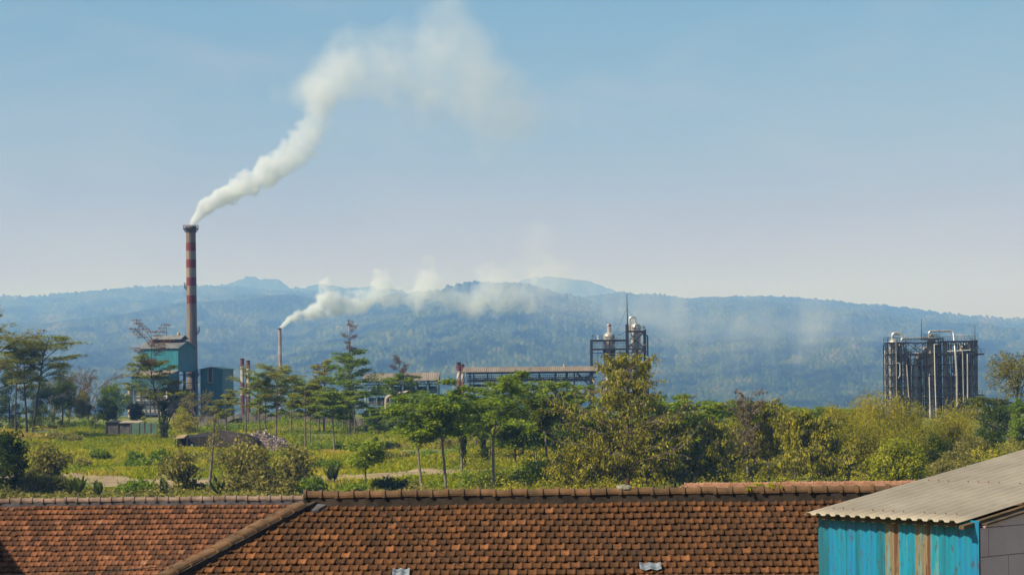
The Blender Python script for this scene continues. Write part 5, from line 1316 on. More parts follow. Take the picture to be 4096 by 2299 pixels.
def banana(P, H, Rw, o):
    g = P.g
    for s_ in range(o.get('stems',3)):
        b0 = np.array([g.normal(0,.06), g.normal(0,.06), -.2]); st = P.branch(b0, (g.normal(0,.35),g.normal(0,.1),1), H*.35, .13, .09, 4, 0, .03)
        for i in range(5):
            a = az(i,g); el = g.uniform(1.3,5.0); ln = H*g.uniform(.5,.72); b = P.branch(st[-1], (math.cos(a),math.sin(a)*.5,el), ln, .04, .015, 8, -1.1/el, .03)
            tn = g.uniform(.2,.9)
            for m in range(8):
                w0, w1 = (.75*math.sin(math.pi*min(1,(m+q)/8*.92+.05))**.7*.55 for q in (0,1)); d = b[m+1]-b[m]; d /= np.linalg.norm(d); sd = np.cross(d,(0,0,1.0)); sd /= max(np.linalg.norm(sd),1e-4)
                for sg in (-1,1):
                    dn = np.array([0,0,-.25]); q4 = np.array([[b[m], b[m+1], b[m+1]+(sd*sg+dn)*w1, b[m]+(sd*sg+dn)*w0]]); P.leaf.append((q4, np.clip(np.array([tn+g.normal(0,.12)]),0,1)))

def palm(P, H, Rw, o):
    g = P.g; tr = P.branch((0,0,-.3), (.05,0,1), H*.7, .2, .15, 6, 0, .03)
    for i in range(22):
        a = az(i,g); b = P.branch(tr[-1], (math.cos(a),math.sin(a),g.uniform(.1,1.6)), Rw*1.1, .04, .01, 8, -1.5, .04)
        for m in range(1,9):
            for w in range(5):
                for sg in (-1,1):
                    p = b[m-1]+(b[m]-b[m-1])*(w/5); d = b[m]-b[m-1]; d /= np.linalg.norm(d); sd = np.cross(d,(0,0,1.0)); sd /= max(np.linalg.norm(sd),1e-4); P.leaves(p[None], (sd*sg+d*.6+np.array([0,0,-.5]))[None], np.array([[0,0,1.0]]), .7, .07, np.array([.5+g.normal(0,.15)]))

def ivy(P, H, Rw, o):
    """upright stump wrapped in creepers"""
    g = P.g; P.branch((0,0,-.3), (.03,0,1), H*.9, .22, .14, 5, 0, .04)
    for i in range(int(H*7)):
        z_ = g.uniform(.02,1)*H; P.clump((g.normal(0,.3)*Rw, g.normal(0,.3)*Rw, z_), Rw*.5, .4, 60, .28, .18, .4)

def barepole(P, H, Rw, o):
    g = P.g; tr = P.branch((0,0,-.4), (.03,0,1), H, .24, .06, 12, 0, .06)
    for i in range(16):
        k = 4+i//2; a = az(i,g); b = P.branch(tr[k], (math.cos(a),math.sin(a),.35), Rw*g.uniform(.5,1.2)*(1.1-k/14), .05, .012, 6, -.25, .2)
        for m in (3,4,5,6):
            c = P.branch(b[m], g.normal(0,1,3), Rw*.3, .015, .006, 3, 0, .2); n = int(9*o.get('dens',1)); pos = c[g.integers(1,4,n)]+g.normal(0,.15,(n,3)); ax = g.normal(0,.5,(n,3)); ax[:,2] -= 1; P.leaves(pos, ax, g.normal(0,1,(n,3)), .3, .12, .5+g.normal(0,.2,n))

KIND = dict(umbrella=(umbrella,'umbrella_tree','tree'), slender=(slender,'slender_tree','tree'), round=(round_tree,'leafy_tree','tree'), fan=(fan,'bare_tree','tree'), kapok=(kapok,'kapok_tree','tree'),
    bamboo=(bamboo,'bamboo_clump','bamboo'), shrub=(shrub,'broadleaf_shrub','shrub'), bush=(bush,'bush','bush'), hedge=(hedge,'hedge','hedge'), banana=(banana,'banana_plant','banana plant'), palm=(palm,'palm_tree','palm'), ivy=(ivy,'creeper_stump','tree stump'), pole=(barepole,'bare_pole_tree','tree'))
_seed = [100]
def plant(kind, px, Y, top, wpx, leafm, label, bark='trunk_brown', group=None, extra=None, **o):
    fn, name, cat = KIND[kind]; _seed[0] += 1; P = Plant(_seed[0]); k = Y/F
    pyb = 1500 + 12/Y*F
    for _ in range(4):
        xw = W(px, pyb, Y).x; pyb = 1500 + (ZC-gzf(xw,Y))/k + (px-CX)*-SR
    H = (pyb-top)*k; Rw = wpx/2*k; res = fn(P, H, Rw, o)
    T = empty(name, (xw, Y, gzf(xw, Y)), label, cat, group)
    if P.seg: link('trunk' if cat in ('tree','palm','tree stump') else 'stems', fast_mesh('trunk', *P.tubes(), smooth=True), M[bark], T)
    V = np.concatenate([l[0].reshape(-1,3) for l in P.leaf]); tn = np.concatenate([l[1] for l in P.leaf])
    link('crown' if cat == 'tree' else 'leaves', fast_mesh('crown', V, np.arange(len(V)).reshape(-1,4), tn), M[leafm], T)
    if extra:                                           # a second, differently coloured crown
        P2 = Plant(_seed[0]+5000); extra(P2, H, Rw); V = np.concatenate([l[0].reshape(-1,3) for l in P2.leaf]); tn = np.concatenate([l[1] for l in P2.leaf])
        e = link('upper_crown', fast_mesh('upper_crown', V, np.arange(len(V)).reshape(-1,4), tn), M['leaf_rust'], T); e['label'] = 'rusty brown upper crown'
        if P2.seg: link('twigs', fast_mesh('twigs', *P2.tubes(), smooth=True), M[bark], T)
    return T

def rust_top(f0, f1, wr, n=7, lpp=70, off=0.0):
    def f(P, H, Rw):
        g = P.g; st = P.branch((off*Rw,0,H*f0*.85), (0,0,1), H*(f1-f0*.85)*.92, .09, .03, 7, 0, .04)
        for i in range(n):
            a = az(i,g); t = i/max(n-1,1); b = P.branch(st[2+int(t*4)], (math.cos(a),math.sin(a),.75+.6*t), Rw*wr*(.65+.5*t), .06, .015, 6, -.25, .12)
            for m in (3,4,5,6): P.pad(b[m], Rw*wr*.2, .12, int(lpp*.7), .4, .13, .5, .1, .8)
        P.pad(st[-1], Rw*wr*.3, .15, lpp, .36, .12, .5)
    return f

g_far = 'umbrella trees along the factory wall'; g_wood = 'trees of the green wood below the conveyor'; g_kap = 'sparse kapok trees behind the roofs'; g_bam = 'bamboo clumps by the distillery'; g_sh = 'shrubs along the roof edge'; g_bush = 'bushes on the slope'
# left group
plant('umbrella', -30, 395, 1226, 330, 'leaf_albizia', 'tall dark umbrella tree cut by the left edge of the photo', 'trunk_dark', g_far, fb=.35, n=13, lpp=170, tone=.62)
plant('umbrella', 62, 405, 1330, 150, 'leaf_albizia', 'dark thin umbrella tree standing between the edge tree and the twin trunks', 'trunk_dark', g_far, fb=.45, n=8, lpp=120)
plant('umbrella', 108, 400, 1352, 190, 'leaf_albizia', 'umbrella tree with the lower, left of two leaning twin trunks', 'trunk_dark', g_far, fb=.55, n=9, lpp=130, tone=.5, prof=(.6,1,.6), lean=(-.6,0))
plant('umbrella', 130, 402, 1318, 280, 'leaf_albizia', 'wide flat topped umbrella tree with broad tiers over the green slope', 'trunk_dark', g_far, fb=.55, n=12, lpp=170, tone=.55, prof=(.8,1.05,.6), lean=(2.2,0), extra=rust_top(.72,.9,.5,6,60))
plant('fan', 352, 470, 1426, 230, 'leaf_brown', 'nearly bare brown tree with wide fan of fine twigs', 'trunk_brown', None, dens=1.6)
plant('fan', 275, 480, 1432, 170, 'leaf_brown', 'brownish thin crowned tree behind the dark round tree', 'trunk_brown', None, dens=1.6)
plant('fan', 215, 490, 1452, 140, 'leaf_olive', 'pale twiggy tree between umbrella tree and round dark tree', 'trunk_brown', None, dens=1.2)
plant('round', 248, 455, 1484, 160, 'leaf_dark', 'dense dark round tree with yellowish cap left of the bare brown tree', 'trunk_dark', None, tone=.5, nc=60)
plant('round', 150, 450, 1500, 130, 'leaf_dark', 'dark leafy tree behind the twin trunks', 'trunk_dark', None, tone=.35)
plant('round', 38, 440, 1468, 120, 'leaf_dark', 'dark leafy tree behind the leftmost trunks', 'trunk_dark', None, tone=.4)
plant('round', 330, 460, 1560, 80, 'leaf_olive', 'small olive tree tucked between two rounder dark trees', 'trunk_brown', None)
plant('round', 462, 468, 1516, 138, 'leaf_green', 'dense green pointed tree just left of the boiler house', 'trunk_dark', None, tone=.42, nc=56)
plant('round', 548, 470, 1598, 70, 'leaf_dark', 'low dark tree at the foot of the boiler house', 'trunk_dark', None, tone=.55)
plant('hedge', 205, 438, 1612, 150, 'leaf_dark', 'dark overgrown hedge mound left of the small shed', 'trunk_dark', None, tone=.62)
plant('hedge', 355, 436, 1652, 150, 'leaf_dark', 'low clipped looking hedge strip ending at the small shed', 'trunk_dark', None, tone=.66)
plant('hedge', 70, 446, 1640, 200, 'leaf_dark', 'dark bushy hedge behind the leftmost trunks', 'trunk_dark', None, tone=.5)
plant('hedge', 130, 425, 1668, 190, 'leaf_dark', 'low dark hedge at the feet of the twin trunks', 'trunk_dark', None, tone=.6)
plant('round', 430, 462, 1590, 90, 'leaf_dark', 'dark bushy tree behind the small shed', 'trunk_dark', None, tone=.45)
plant('umbrella', 650, 398, 1400, 190, 'leaf_albizia', 'tree with flat green tiers and reddish top in front of the boiler house', 'trunk_dark', g_far, fb=.42, n=11, lpp=150, tone=.4, lean=(-2.0,0), prof=(.9,1.0,.7),
      extra=lambda P, H, Rw: [rust_top(.74,1.26,1.0,10,110,-.45)(P, H, Rw)])
plant('ivy', 656, 396, 1598, 46, 'leaf_dark', 'dark creeper wrapped around the trunk before the boiler house', 'trunk_dark')
plant('fan', 668, 402, 1490, 120, 'leaf_brown', 'thin bare branched tree crossing the boiler house frame', 'trunk_dark', None, dens=.8)
plant('fan', 790, 440, 1528, 190, 'leaf_olive', 'brownish round twiggy tree in front of the tower shed', 'trunk_brown', None, dens=2.6)
plant('bush', 745, 432, 1618, 120, 'leaf_bamboo', 'yellowish rounded bush below the twiggy tree', 'trunk_brown', g_bush, tone=.5, nc=34)
plant('bush', 735, 445, 1600, 70, 'leaf_bright', 'small bright green bush behind the yellowish bush', 'trunk_brown', g_bush, tone=.45)
plant('bush', 572, 440, 1656, 44, 'leaf_bright', 'little bright green bush above the shed roof', 'trunk_brown', g_bush, tone=.5)
plant('umbrella', 983, 400, 1440, 150, 'leaf_albizia', 'sparse leaning umbrella tree in front of the slim banded chimneys', 'trunk_brown', g_far, fb=.35, n=6, lpp=45, tone=.55)
plant('umbrella', 1040, 406, 1462, 120, 'leaf_green', 'small umbrella tree touching the broad one near the sooty chimney', 'trunk_brown', g_far, fb=.4, n=9, lpp=120)
plant('umbrella', 1105, 404, 1446, 200, 'leaf_albizia', 'broad umbrella tree with flat green top below the sooty chimney', 'trunk_brown', g_far, fb=.4, n=11, lpp=140, tone=.55)
plant('umbrella', 1222, 356, 1508, 150, 'leaf_albizia', 'round topped umbrella tree with twin thin trunks by the ash heap', 'trunk_brown', g_far, fb=.5, n=10, lpp=120, tone=.45)
plant('umbrella', 1240, 362, 1560, 90, 'leaf_albizia', 'shorter thin umbrella tree right of the ash heap', 'trunk_brown', g_far, fb=.5, n=7, lpp=90)
plant('umbrella', 1398, 405, 1368, 210, 'leaf_green', 'tallest tiered tree with a rusty tuft standing high above its crown', 'trunk_dark', g_far, fb=.38, n=14, lpp=150, tone=.45, prof=(1.1,.85,.45), extra=rust_top(.93,1.215,.42,7,46,.02))
plant('umbrella', 1296, 412, 1400, 110, 'leaf_albizia', 'thin reddish tiered tree beside the tallest tiered tree', 'trunk_brown', g_far, fb=.35, n=9, lpp=70, tone=.75, extra=rust_top(.6,.85,.6,6,40,-.3))
plant('umbrella', 1338, 345, 1546, 160, 'leaf_green', 'green umbrella tree with twin pale trunks under the tallest tiered tree', 'trunk_grey', g_far, fb=.52, n=11, lpp=150, tone=.6)
plant('umbrella', 1418, 400, 1540, 120, 'leaf_green', 'green flat topped tree left of the process building tanks', 'trunk_brown', g_far, fb=.5, n=11, lpp=150, tone=.62)
plant('umbrella', 1606, 425, 1478, 160, 'leaf_green', 'tree with a rusty top reaching over the process building roof', 'trunk_dark', g_far, fb=.5, n=10, lpp=140, tone=.5, extra=rust_top(.86,1.16,.62,8,60))
plant('bush', 1562, 418, 1634, 50, 'leaf_dark', 'dark creeper mound hanging at the foot of the bent duct', 'trunk_dark', g_bush, tone=.45, nc=22)
plant('ivy', 1465, 420, 1640, 26, 'leaf_dark', 'dark creeper column left of the scaffolded tanks', 'trunk_dark')
plant('hedge', 1190, 452, 1636, 130, 'leaf_green', 'creeper covered wall top behind the ash heap', 'trunk_dark', None, tone=.5)
plant('hedge', 1340, 444, 1652, 120, 'leaf_green', 'yellow green creepers spilling over the wall left of the tanks', 'trunk_dark', None, tone=.62)
plant('hedge', 1030, 458, 1640, 60, 'leaf_dark', 'short dark creeper patch on the wall near the banded chimneys', 'trunk_dark')
# middle wood
plant('slender', 1690, 238, 1548, 220, 'leaf_green', 'tall pale trunked tree forking into a wide light green crown', 'trunk_grey', g_wood, fb=.42, forks=4, tone=.62, dens=1.5, lean=(-.7,0))
plant('slender', 1785, 239, 1560, 150, 'leaf_green', 'straight pale trunked tree beside the wide forked one', 'trunk_grey', g_wood, fb=.5, forks=3, tone=.58, dens=1.2, lean=(-.5,0))
plant('slender', 1850, 254, 1520, 180, 'leaf_green', 'forked thin tree standing below the touching striped chimneys', 'trunk_grey', g_wood, fb=.4, forks=3, tone=.55, dens=1.3)
plant('slender', 1975, 241, 1452, 190, 'leaf_green', 'thin pale trunked tree whose feathery tip overlaps the conveyor roof', 'trunk_grey', g_wood, fb=.42, forks=3, tone=.6, dens=1.3)
plant('slender', 2068, 252, 1660, 200, 'leaf_green', 'low umbrella crowned tree with clustered pale trunks at the roof edge', 'trunk_grey', g_wood, fb=.5, forks=5, tone=.66, dens=1.6)
plant('slender', 2150, 262, 1672, 130, 'leaf_green', 'small light green tree right of the clustered pale trunks', 'trunk_grey', g_wood, fb=.5, forks=4, tone=.62, dens=1.3)
plant('slender', 1770, 300, 1620, 120, 'leaf_dark', 'dark background tree between the two pale trunked trees', 'trunk_dark', g_wood, fb=.3, forks=3, tone=.6)
plant('umbrella', 1905, 322, 1530, 150, 'leaf_green', 'green tree filling the gap beside the conveyor end', 'trunk_dark', g_wood, fb=.3, n=12, lpp=140, tone=.5)
plant('umbrella', 2030, 330, 1506, 190, 'leaf_green', 'dense green tree just under the left half of the conveyor', 'trunk_dark', g_wood, fb=.25, n=14, lpp=150, tone=.5)
plant('umbrella', 2128, 318, 1508, 180, 'leaf_green', 'dense green tree under the middle of the conveyor', 'trunk_dark', g_wood, fb=.25, n=14, lpp=150, tone=.52)
plant('umbrella', 2235, 310, 1502, 200, 'leaf_green', 'dense light topped tree under the right end of the conveyor', 'trunk_dark', g_wood, fb=.25, n=14, lpp=160, tone=.56)
plant('umbrella', 2320, 316, 1524, 170, 'leaf_green', 'green tree left of the big kapok reaching the conveyor brace', 'trunk_dark', g_wood, fb=.25, n=12, lpp=150, tone=.5)
plant('round', 2090, 300, 1580, 190, 'leaf_dark', 'deep green lower tree in the shade below the conveyor wood', 'trunk_dark', g_wood, z0=.15, tone=.45, lpc=120)
plant('round', 2230, 292, 1590, 220, 'leaf_dark', 'deep green bushy tree left of the big kapok', 'trunk_dark', g_wood, z0=.1, tone=.5, lpc=120)
plant('round', 2330, 280, 1640, 180, 'leaf_dark', 'dark thicket tree hugging the big kapok', 'trunk_dark', g_wood, z0=.05, tone=.5, lpc=120)
plant('slender', 2190, 256, 1560, 150, 'leaf_dark', 'thin upright dark tree with one long pale trunk amid the wood', 'trunk_grey', g_wood, fb=.55, forks=3, tone=.75, dens=1.0)
plant('bush', 2150, 246, 1808, 190, 'leaf_green', 'leafy green bush under the small light green tree', 'trunk_brown', g_bush, tone=.6, nc=30, L=.3)
plant('bush', 2010, 248, 1880, 170, 'leaf_dark', 'dark bush among the pale trunks at the roof edge', 'trunk_dark', g_bush, tone=.6, nc=28)
plant('bush', 1905, 250, 1868, 170, 'leaf_green', 'mixed green and rusty bush left of the pale trunks', 'trunk_brown', g_bush, tone=.55, nc=30)
plant('ivy', 1937, 290, 1735, 34, 'leaf_dark', 'creeper covered stump like a dark column on the slope', 'trunk_dark')
plant('ivy', 1853, 285, 1742, 30, 'leaf_dark', 'creeper covered stump beside the forked thin tree', 'trunk_dark')
plant('ivy', 1508, 300, 1738, 26, 'leaf_dark', 'slim creeper covered stump above the dirt path', 'trunk_dark')
plant('palm', 1850, 425, 1622, 90, 'leaf_dark', 'palm with drooping fronds behind the forked thin tree', 'trunk_dark')
plant('palm', 1800, 428, 1640, 80, 'leaf_dark', 'smaller palm behind the wall below the striped chimneys', 'trunk_dark')
# kapok band
plant('kapok', 2512, 239, 1414, 640, 'leaf_kapok', 'biggest kapok tree with level limbs rising in front of the middle tower', 'trunk_brown', g_kap, levels=13, per=5, f0=.12, dens=.8, tone=.38, cone=.74)
plant('kapok', 2590, 238, 1652, 240, 'leaf_kapok', 'young kapok with crooked dark limbs under the biggest one', 'trunk_dark', g_kap, levels=7, per=4, f0=.3, dens=1.0, tone=.5)
plant('kapok', 2420, 240, 1720, 300, 'leaf_kapok', 'low wide kapok left of the vent pipe', 'trunk_brown', g_kap, levels=8, per=5, f0=.1, dens=1.2, tone=.5, cone=.5)
plant('kapok', 2310, 241, 1770, 260, 'leaf_kapok', 'low bushy kapok left of the low wide one', 'trunk_brown', g_kap, levels=8, per=5, f0=.1, dens=1.2, tone=.45, cone=.5)
plant('kapok', 2700, 242, 1680, 300, 'leaf_kapok', 'twiggy kapok above the fresh red ridge end', 'trunk_brown', g_kap, levels=9, per=5, f0=.1, dens=.9, tone=.42, cone=.55)
plant('kapok', 2850, 244, 1690, 300, 'leaf_kapok', 'twiggy olive kapok in the thicket behind the red ridge', 'trunk_brown', g_kap, levels=9, per=5, f0=.1, dens=.9, tone=.38, cone=.55)
plant('umbrella', 2786, 262, 1580, 230, 'leaf_green', 'fresh green tree rising behind the kapok thicket', 'trunk_dark', g_wood, fb=.4, n=12, lpp=150, tone=.6)
plant('kapok', 2992, 250, 1560, 210, 'leaf_brown', 'leafless looking kapok with thin bare upper branches', 'trunk_grey', g_kap, levels=9, per=4, f0=.35, dens=.16, tone=.8, cone=.25)
plant('round', 2960, 272, 1640, 190, 'leaf_bamboo', 'yellow green tree behind the leafless looking kapok', 'trunk_brown', g_wood, z0=.1, tone=.45, L=.28, Wd=.1)
plant('kapok', 3075, 252, 1600, 170, 'leaf_kapok', 'grey twigged kapok right of the leafless one', 'trunk_grey', g_kap, levels=8, per=4, f0=.3, dens=.7, tone=.4, cone=.4)
plant('umbrella', 3212, 300, 1604, 110, 'leaf_green', 'feathery tree top poking above the thicket against the hill', 'trunk_brown', None, fb=.5, n=8, lpp=100, tone=.6)
plant('round', 3120, 285, 1640, 150, 'leaf_green', 'green rounded tree behind the grey twigged kapok', 'trunk_brown', g_wood, z0=.1, tone=.5)
plant('kapok', 3182, 246, 1648, 270, 'leaf_kapok', 'kapok with clear pale bole left of the twin kapok', 'trunk_grey', g_kap, levels=9, per=5, f0=.2, dens=.95, tone=.42, cone=.4)
plant('kapok', 3284, 245, 1672, 250, 'leaf_kapok', 'kapok with forked limbs left of the glossy round tree', 'trunk_grey', g_kap, levels=9, per=5, f0=.2, dens=.9, tone=.45, cone=.4)
plant('round', 3380, 262, 1700, 170, 'leaf_bamboo', 'yellow green tree behind the forked kapok', 'trunk_brown', None, z0=.05, tone=.4, L=.28, Wd=.1)
# thicket behind and below the kapoks: broad bushes
for i, (px, Y, top, w, lf, lb) in enumerate((
    (2290,252,1850,200,'leaf_dark','dark undergrowth bush beneath the low bushy kapok'), (2440,250,1850,220,'leaf_olive','olive undergrowth bush beneath the low wide kapok'), (2560,258,1800,240,'leaf_dark','dark thicket bush behind the young kapok'),
    (2680,262,1790,240,'leaf_olive','olive thicket bush behind the twiggy kapok'), (2800,268,1750,260,'leaf_olive','large olive thicket bush below the fresh green tree'), (2930,262,1780,240,'leaf_olive','olive brush below the leafless kapok'),
    (3060,266,1740,260,'leaf_olive','broad olive brush between two grey boled kapoks'), (3200,268,1760,240,'leaf_kapok','yellowish brush behind the clear boled kapok'), (3340,256,1800,220,'leaf_kapok','yellowish brush left of the glossy round tree'),
    (2400,300,1700,220,'leaf_dark','shady bush deep inside the wood left of the big kapok'), (2640,300,1690,240,'leaf_green','green bush deep inside the thicket right of the big kapok'), (2900,300,1690,220,'leaf_green','green bush deep behind the twiggy olive kapok'))):
    plant('kapok', px, Y, top, w, 'leaf_kapok' if lf == 'leaf_olive' else lf, lb, 'trunk_grey', 'undergrowth bushes below the kapoks', levels=8, per=6, f0=.06, dens=1.1, tone=.45, cone=.35)
for px, Y, top, w, kd, lf, lb in ((2660,300,1588,190,'umbrella','leaf_green','green tree between the biggest kapok and the fresh green tree'), (2880,310,1612,200,'umbrella','leaf_green','green tree filling the gap left of the leafless kapok'), (2950,320,1600,150,'umbrella','leaf_albizia','olive tree peeping behind the leafless kapok'), (3045,315,1602,170,'umbrella','leaf_green','green tree behind the leafless and grey twigged kapoks'), (3140,318,1625,180,'umbrella','leaf_albizia','olive flat topped tree left of the feathery tree top'), (3290,310,1630,170,'umbrella','leaf_green','green tree right of the feathery tree top'), (3380,300,1640,190,'umbrella','leaf_green','green tree just left of the bamboo row'), (2440,300,1540,170,'umbrella','leaf_green','green tree hidden behind the biggest kapok left limbs'), (2590,305,1560,170,'umbrella','leaf_green','green tree hidden behind the biggest kapok right limbs'), (1960,300,1590,170,'umbrella','leaf_green','green tree in the wood behind the feathery tipped tree')):
    plant(kd, px, Y, top, w, lf, lb, 'trunk_dark', g_wood, fb=.3, n=13, lpp=140, tone=.55)
for px, Y, top, w, lf, lb in ((1640,372,1612,170,'leaf_green','green tree behind the wide forked tree near the wall'), (1745,378,1630,150,'leaf_albizia','olive tree at the wall behind the straight pale trunked tree'), (1880,365,1600,180,'leaf_green','green tree at the wall left of the creeper column'), (1985,352,1570,180,'leaf_green','green tree at the wall under the conveyor left end'), (1515,398,1640,120,'leaf_green','low green tree in front of the scaffolded tanks')):
    plant('umbrella', px, Y, top, w, lf, lb, 'trunk_brown', g_wood, fb=.2, n=13, lpp=120, tone=.5)
for px, Y, top, w, lf, lb in ((1062,420,1500,130,'leaf_green','short green tree left of the broad umbrella tree below the sooty chimney'), (1165,418,1490,140,'leaf_green','green tree right of the broad umbrella tree below the sooty chimney'), (1278,422,1530,130,'leaf_green','green tree left of the tallest tiered tree against the wall'), (1372,430,1560,120,'leaf_green','green tree at the wall right of the twin pale trunks'), (1690,392,1560,130,'leaf_green','green tree right of the process building roof end'), (905,428,1560,110,'leaf_albizia','olive tree between the tower shed and the slim banded chimneys')):
    plant('umbrella', px, Y, top, w, lf, lb, 'trunk_brown', g_far, fb=.3, n=11, lpp=130, tone=.52)
# right side
plant('round', 3600, 228, 1752, 250, 'leaf_bright', 'glossy bright green round tree at the end of the red ridge', 'trunk_brown', None, z0=.02, tone=.52, nc=110, lpc=100, L=.32, Wd=.2)
for px, Y, top, w, n, tn, lb in ((3330,285,1628,130,26,.5,'bamboo clump at the left end of the bamboo row'), (3420,290,1618,150,30,.55,'bamboo clump second from the left end of the row'), (3520,282,1578,200,40,.6,'tallest feathery bamboo clump covering the distillery foot'), (3620,288,1602,170,36,.5,'bamboo clump between the tallest and the white riser pipes'), (3700,280,1690,170,34,.35,'darker low bamboo clump below the white riser pipes'), (3800,284,1640,180,36,.5,'bamboo clump arching over the low dark building'), (3480,262,1680,220,34,.45,'bronze tinged bamboo clump behind the glossy round tree'), (3640,258,1720,200,30,.4,'bronze bamboo clump right behind the glossy round tree')):
    plant('bamboo', px, Y, top, w, 'leaf_bamboo', lb, 'trunk_brown', g_bam, n=n, tone=tn, dens=1.1)
plant('bamboo', 3850, 300, 1592, 170, 'leaf_bamboo', 'leaning bamboo spray in front of the distillery right corner', 'trunk_brown', g_bam, n=14, tone=.55)
plant('round', 4075, 330, 1392, 250, 'leaf_olive', 'tall spreading olive tree cut by the right edge of the photo', 'trunk_dark', None, z0=.5, tone=.35, nc=70, dens=.8)
plant('round', 3995, 322, 1606, 190, 'leaf_dark', 'dark rounded tree under the flat tiered tree at the distillery corner', 'trunk_dark', None, z0=.05, tone=.55)
plant('umbrella', 4000, 335, 1576, 170, 'leaf_dark', 'flat dark tiered tree leaning left below the tall edge tree', 'trunk_dark', None, fb=.75, n=6, lpp=150, tone=.7, lean=(-2,0))
plant('round', 4090, 300, 1580, 110, 'leaf_green', 'bright green tree at the right edge below the tall olive tree', 'trunk_dark', None, z0=.05, tone=.5)
for px, Y, top, w, lf, lb in ((3890,262,1690,150,'leaf_olive','brownish bush right of the low dark building'), (3960,270,1668,150,'leaf_dark','dark green bush under the flat tiered tree'), (3850,240,1770,190,'leaf_olive','olive bush just above the beige tin roof'), (3960,238,1752,190,'leaf_kapok','yellowish bush above the beige tin roof'), (4060,244,1700,170,'leaf_olive','olive bush at the right edge above the tin roof'), (3760,236,1820,160,'leaf_olive','low olive bush between glossy tree and tin roof'), (3745,262,1700,150,'leaf_dark','deep shaded bush right of the glossy tree')):
    plant('bush', px, Y, top, w, lf, lb, 'trunk_brown', 'bushes above the tin roof', nc=40, tone=.45, lpc=110, L=.28, Wd=.11)
# along the roof edge, left half
plant('round', 10, 236, 1690, 200, 'leaf_dark', 'dark leafy tree in the lower left above the orange roof', 'trunk_dark', None, z0=.02, tone=.35, nc=70)
plant('shrub', 182, 245, 1745, 140, 'leaf_olive', 'sapling with clustered olive leaves over the dirt path', 'trunk_brown', g_sh, trunk=.28, n=9, tone=.5)
plant('bush', 120, 240, 1868, 180, 'leaf_olive', 'olive bush below the olive leaved sapling', 'trunk_brown', g_bush, nc=34, tone=.45)
plant('bush', 232, 238, 1885, 130, 'leaf_olive', 'leafy bush left of the banana plants', 'trunk_brown', g_bush, nc=28, tone=.4)
plant('banana', 305, 231, 1888, 120, 'leaf_banana', 'banana plant with one tall upright blade, largest of the group', 'trunk_brown', 'banana plants at the roof edge', stems=3)
plant('banana', 380, 231, 1915, 90, 'leaf_banana', 'smaller tattered banana plant right of the largest', 'trunk_brown', 'banana plants at the roof edge', stems=2)
plant('banana', 645, 231, 1902, 90, 'leaf_banana', 'slanting banana plant left of the creeper shrub', 'trunk_brown', 'banana plants at the roof edge', stems=2)
plant('banana', 872, 231, 1898, 110, 'leaf_banana', 'pale green banana plant beside the thin bare trunk', 'trunk_brown', 'banana plants at the roof edge', stems=3)
plant('bush', 555, 240, 1915, 170, 'leaf_green', 'dense green bush left of the creeper shrub', 'trunk_brown', g_bush, nc=34, tone=.5)
plant('shrub', 714, 240, 1795, 130, 'leaf_olive', 'tall shrub with a dark creeper clad stem', 'trunk_dark', g_sh, trunk=.3, n=10, tone=.5)
plant('pole', 838, 239, 1640, 150, 'leaf_olive', 'thin pale bare trunked tree crossing the rubbish heap', 'trunk_grey', None, dens=1.3)
plant('bush', 770, 242, 1925, 90, 'leaf_dark', 'dark low bush behind the thin bare trunk', 'trunk_dark', g_bush, nc=18, tone=.5)
plant('shrub', 975, 243, 1736, 170, 'leaf_olive', 'large olive shrub tree in front of the rubbish heap', 'trunk_brown', g_sh, trunk=.35, n=10, tone=.55, dens=.8)
plant('shrub', 1025, 240, 1800, 190, 'leaf_olive', 'broad olive shrub right of the large shrub tree', 'trunk_brown', g_sh, trunk=.1, n=12, tone=.5)
plant('shrub', 1195, 246, 1790, 150, 'leaf_olive', 'stalked olive shrub with umbrella like head right of the ash heap', 'trunk_brown', g_sh, trunk=.28, n=11, tone=.55)
plant('bush', 940, 238, 1890, 190, 'leaf_olive', 'leafy bush at the foot of the large shrub tree', 'trunk_brown', g_bush, nc=34, tone=.45)
plant('bush', 1100, 238, 1895, 190, 'leaf_olive', 'leafy bush left of the slender twin stemmed tree', 'trunk_brown', g_bush, nc=34, tone=.48)
plant('bush', 1250, 239, 1905, 170, 'leaf_green', 'green bush between stalked shrub and twin stemmed tree', 'trunk_brown', g_bush, nc=30, tone=.5)
plant('slender', 1462, 240, 1735, 190, 'leaf_green', 'airy slender twin stemmed tree in front of the dirt path', 'trunk_brown', None, fb=.4, forks=4, tone=.7, dens=.55)
plant('banana', 1330, 262, 1850, 60, 'leaf_banana', 'dark banana plant beside the dirt path', 'trunk_brown', 'banana plants at the roof edge', stems=2)
plant('bush', 1560, 242, 1898, 150, 'leaf_dark', 'dark green bush right of the twin stemmed tree', 'trunk_brown', g_bush, nc=28, tone=.6)
plant('bush', 1420, 238, 1930, 140, 'leaf_green', 'low green bush at the foot of the twin stemmed tree', 'trunk_brown', g_bush, nc=22, tone=.6)
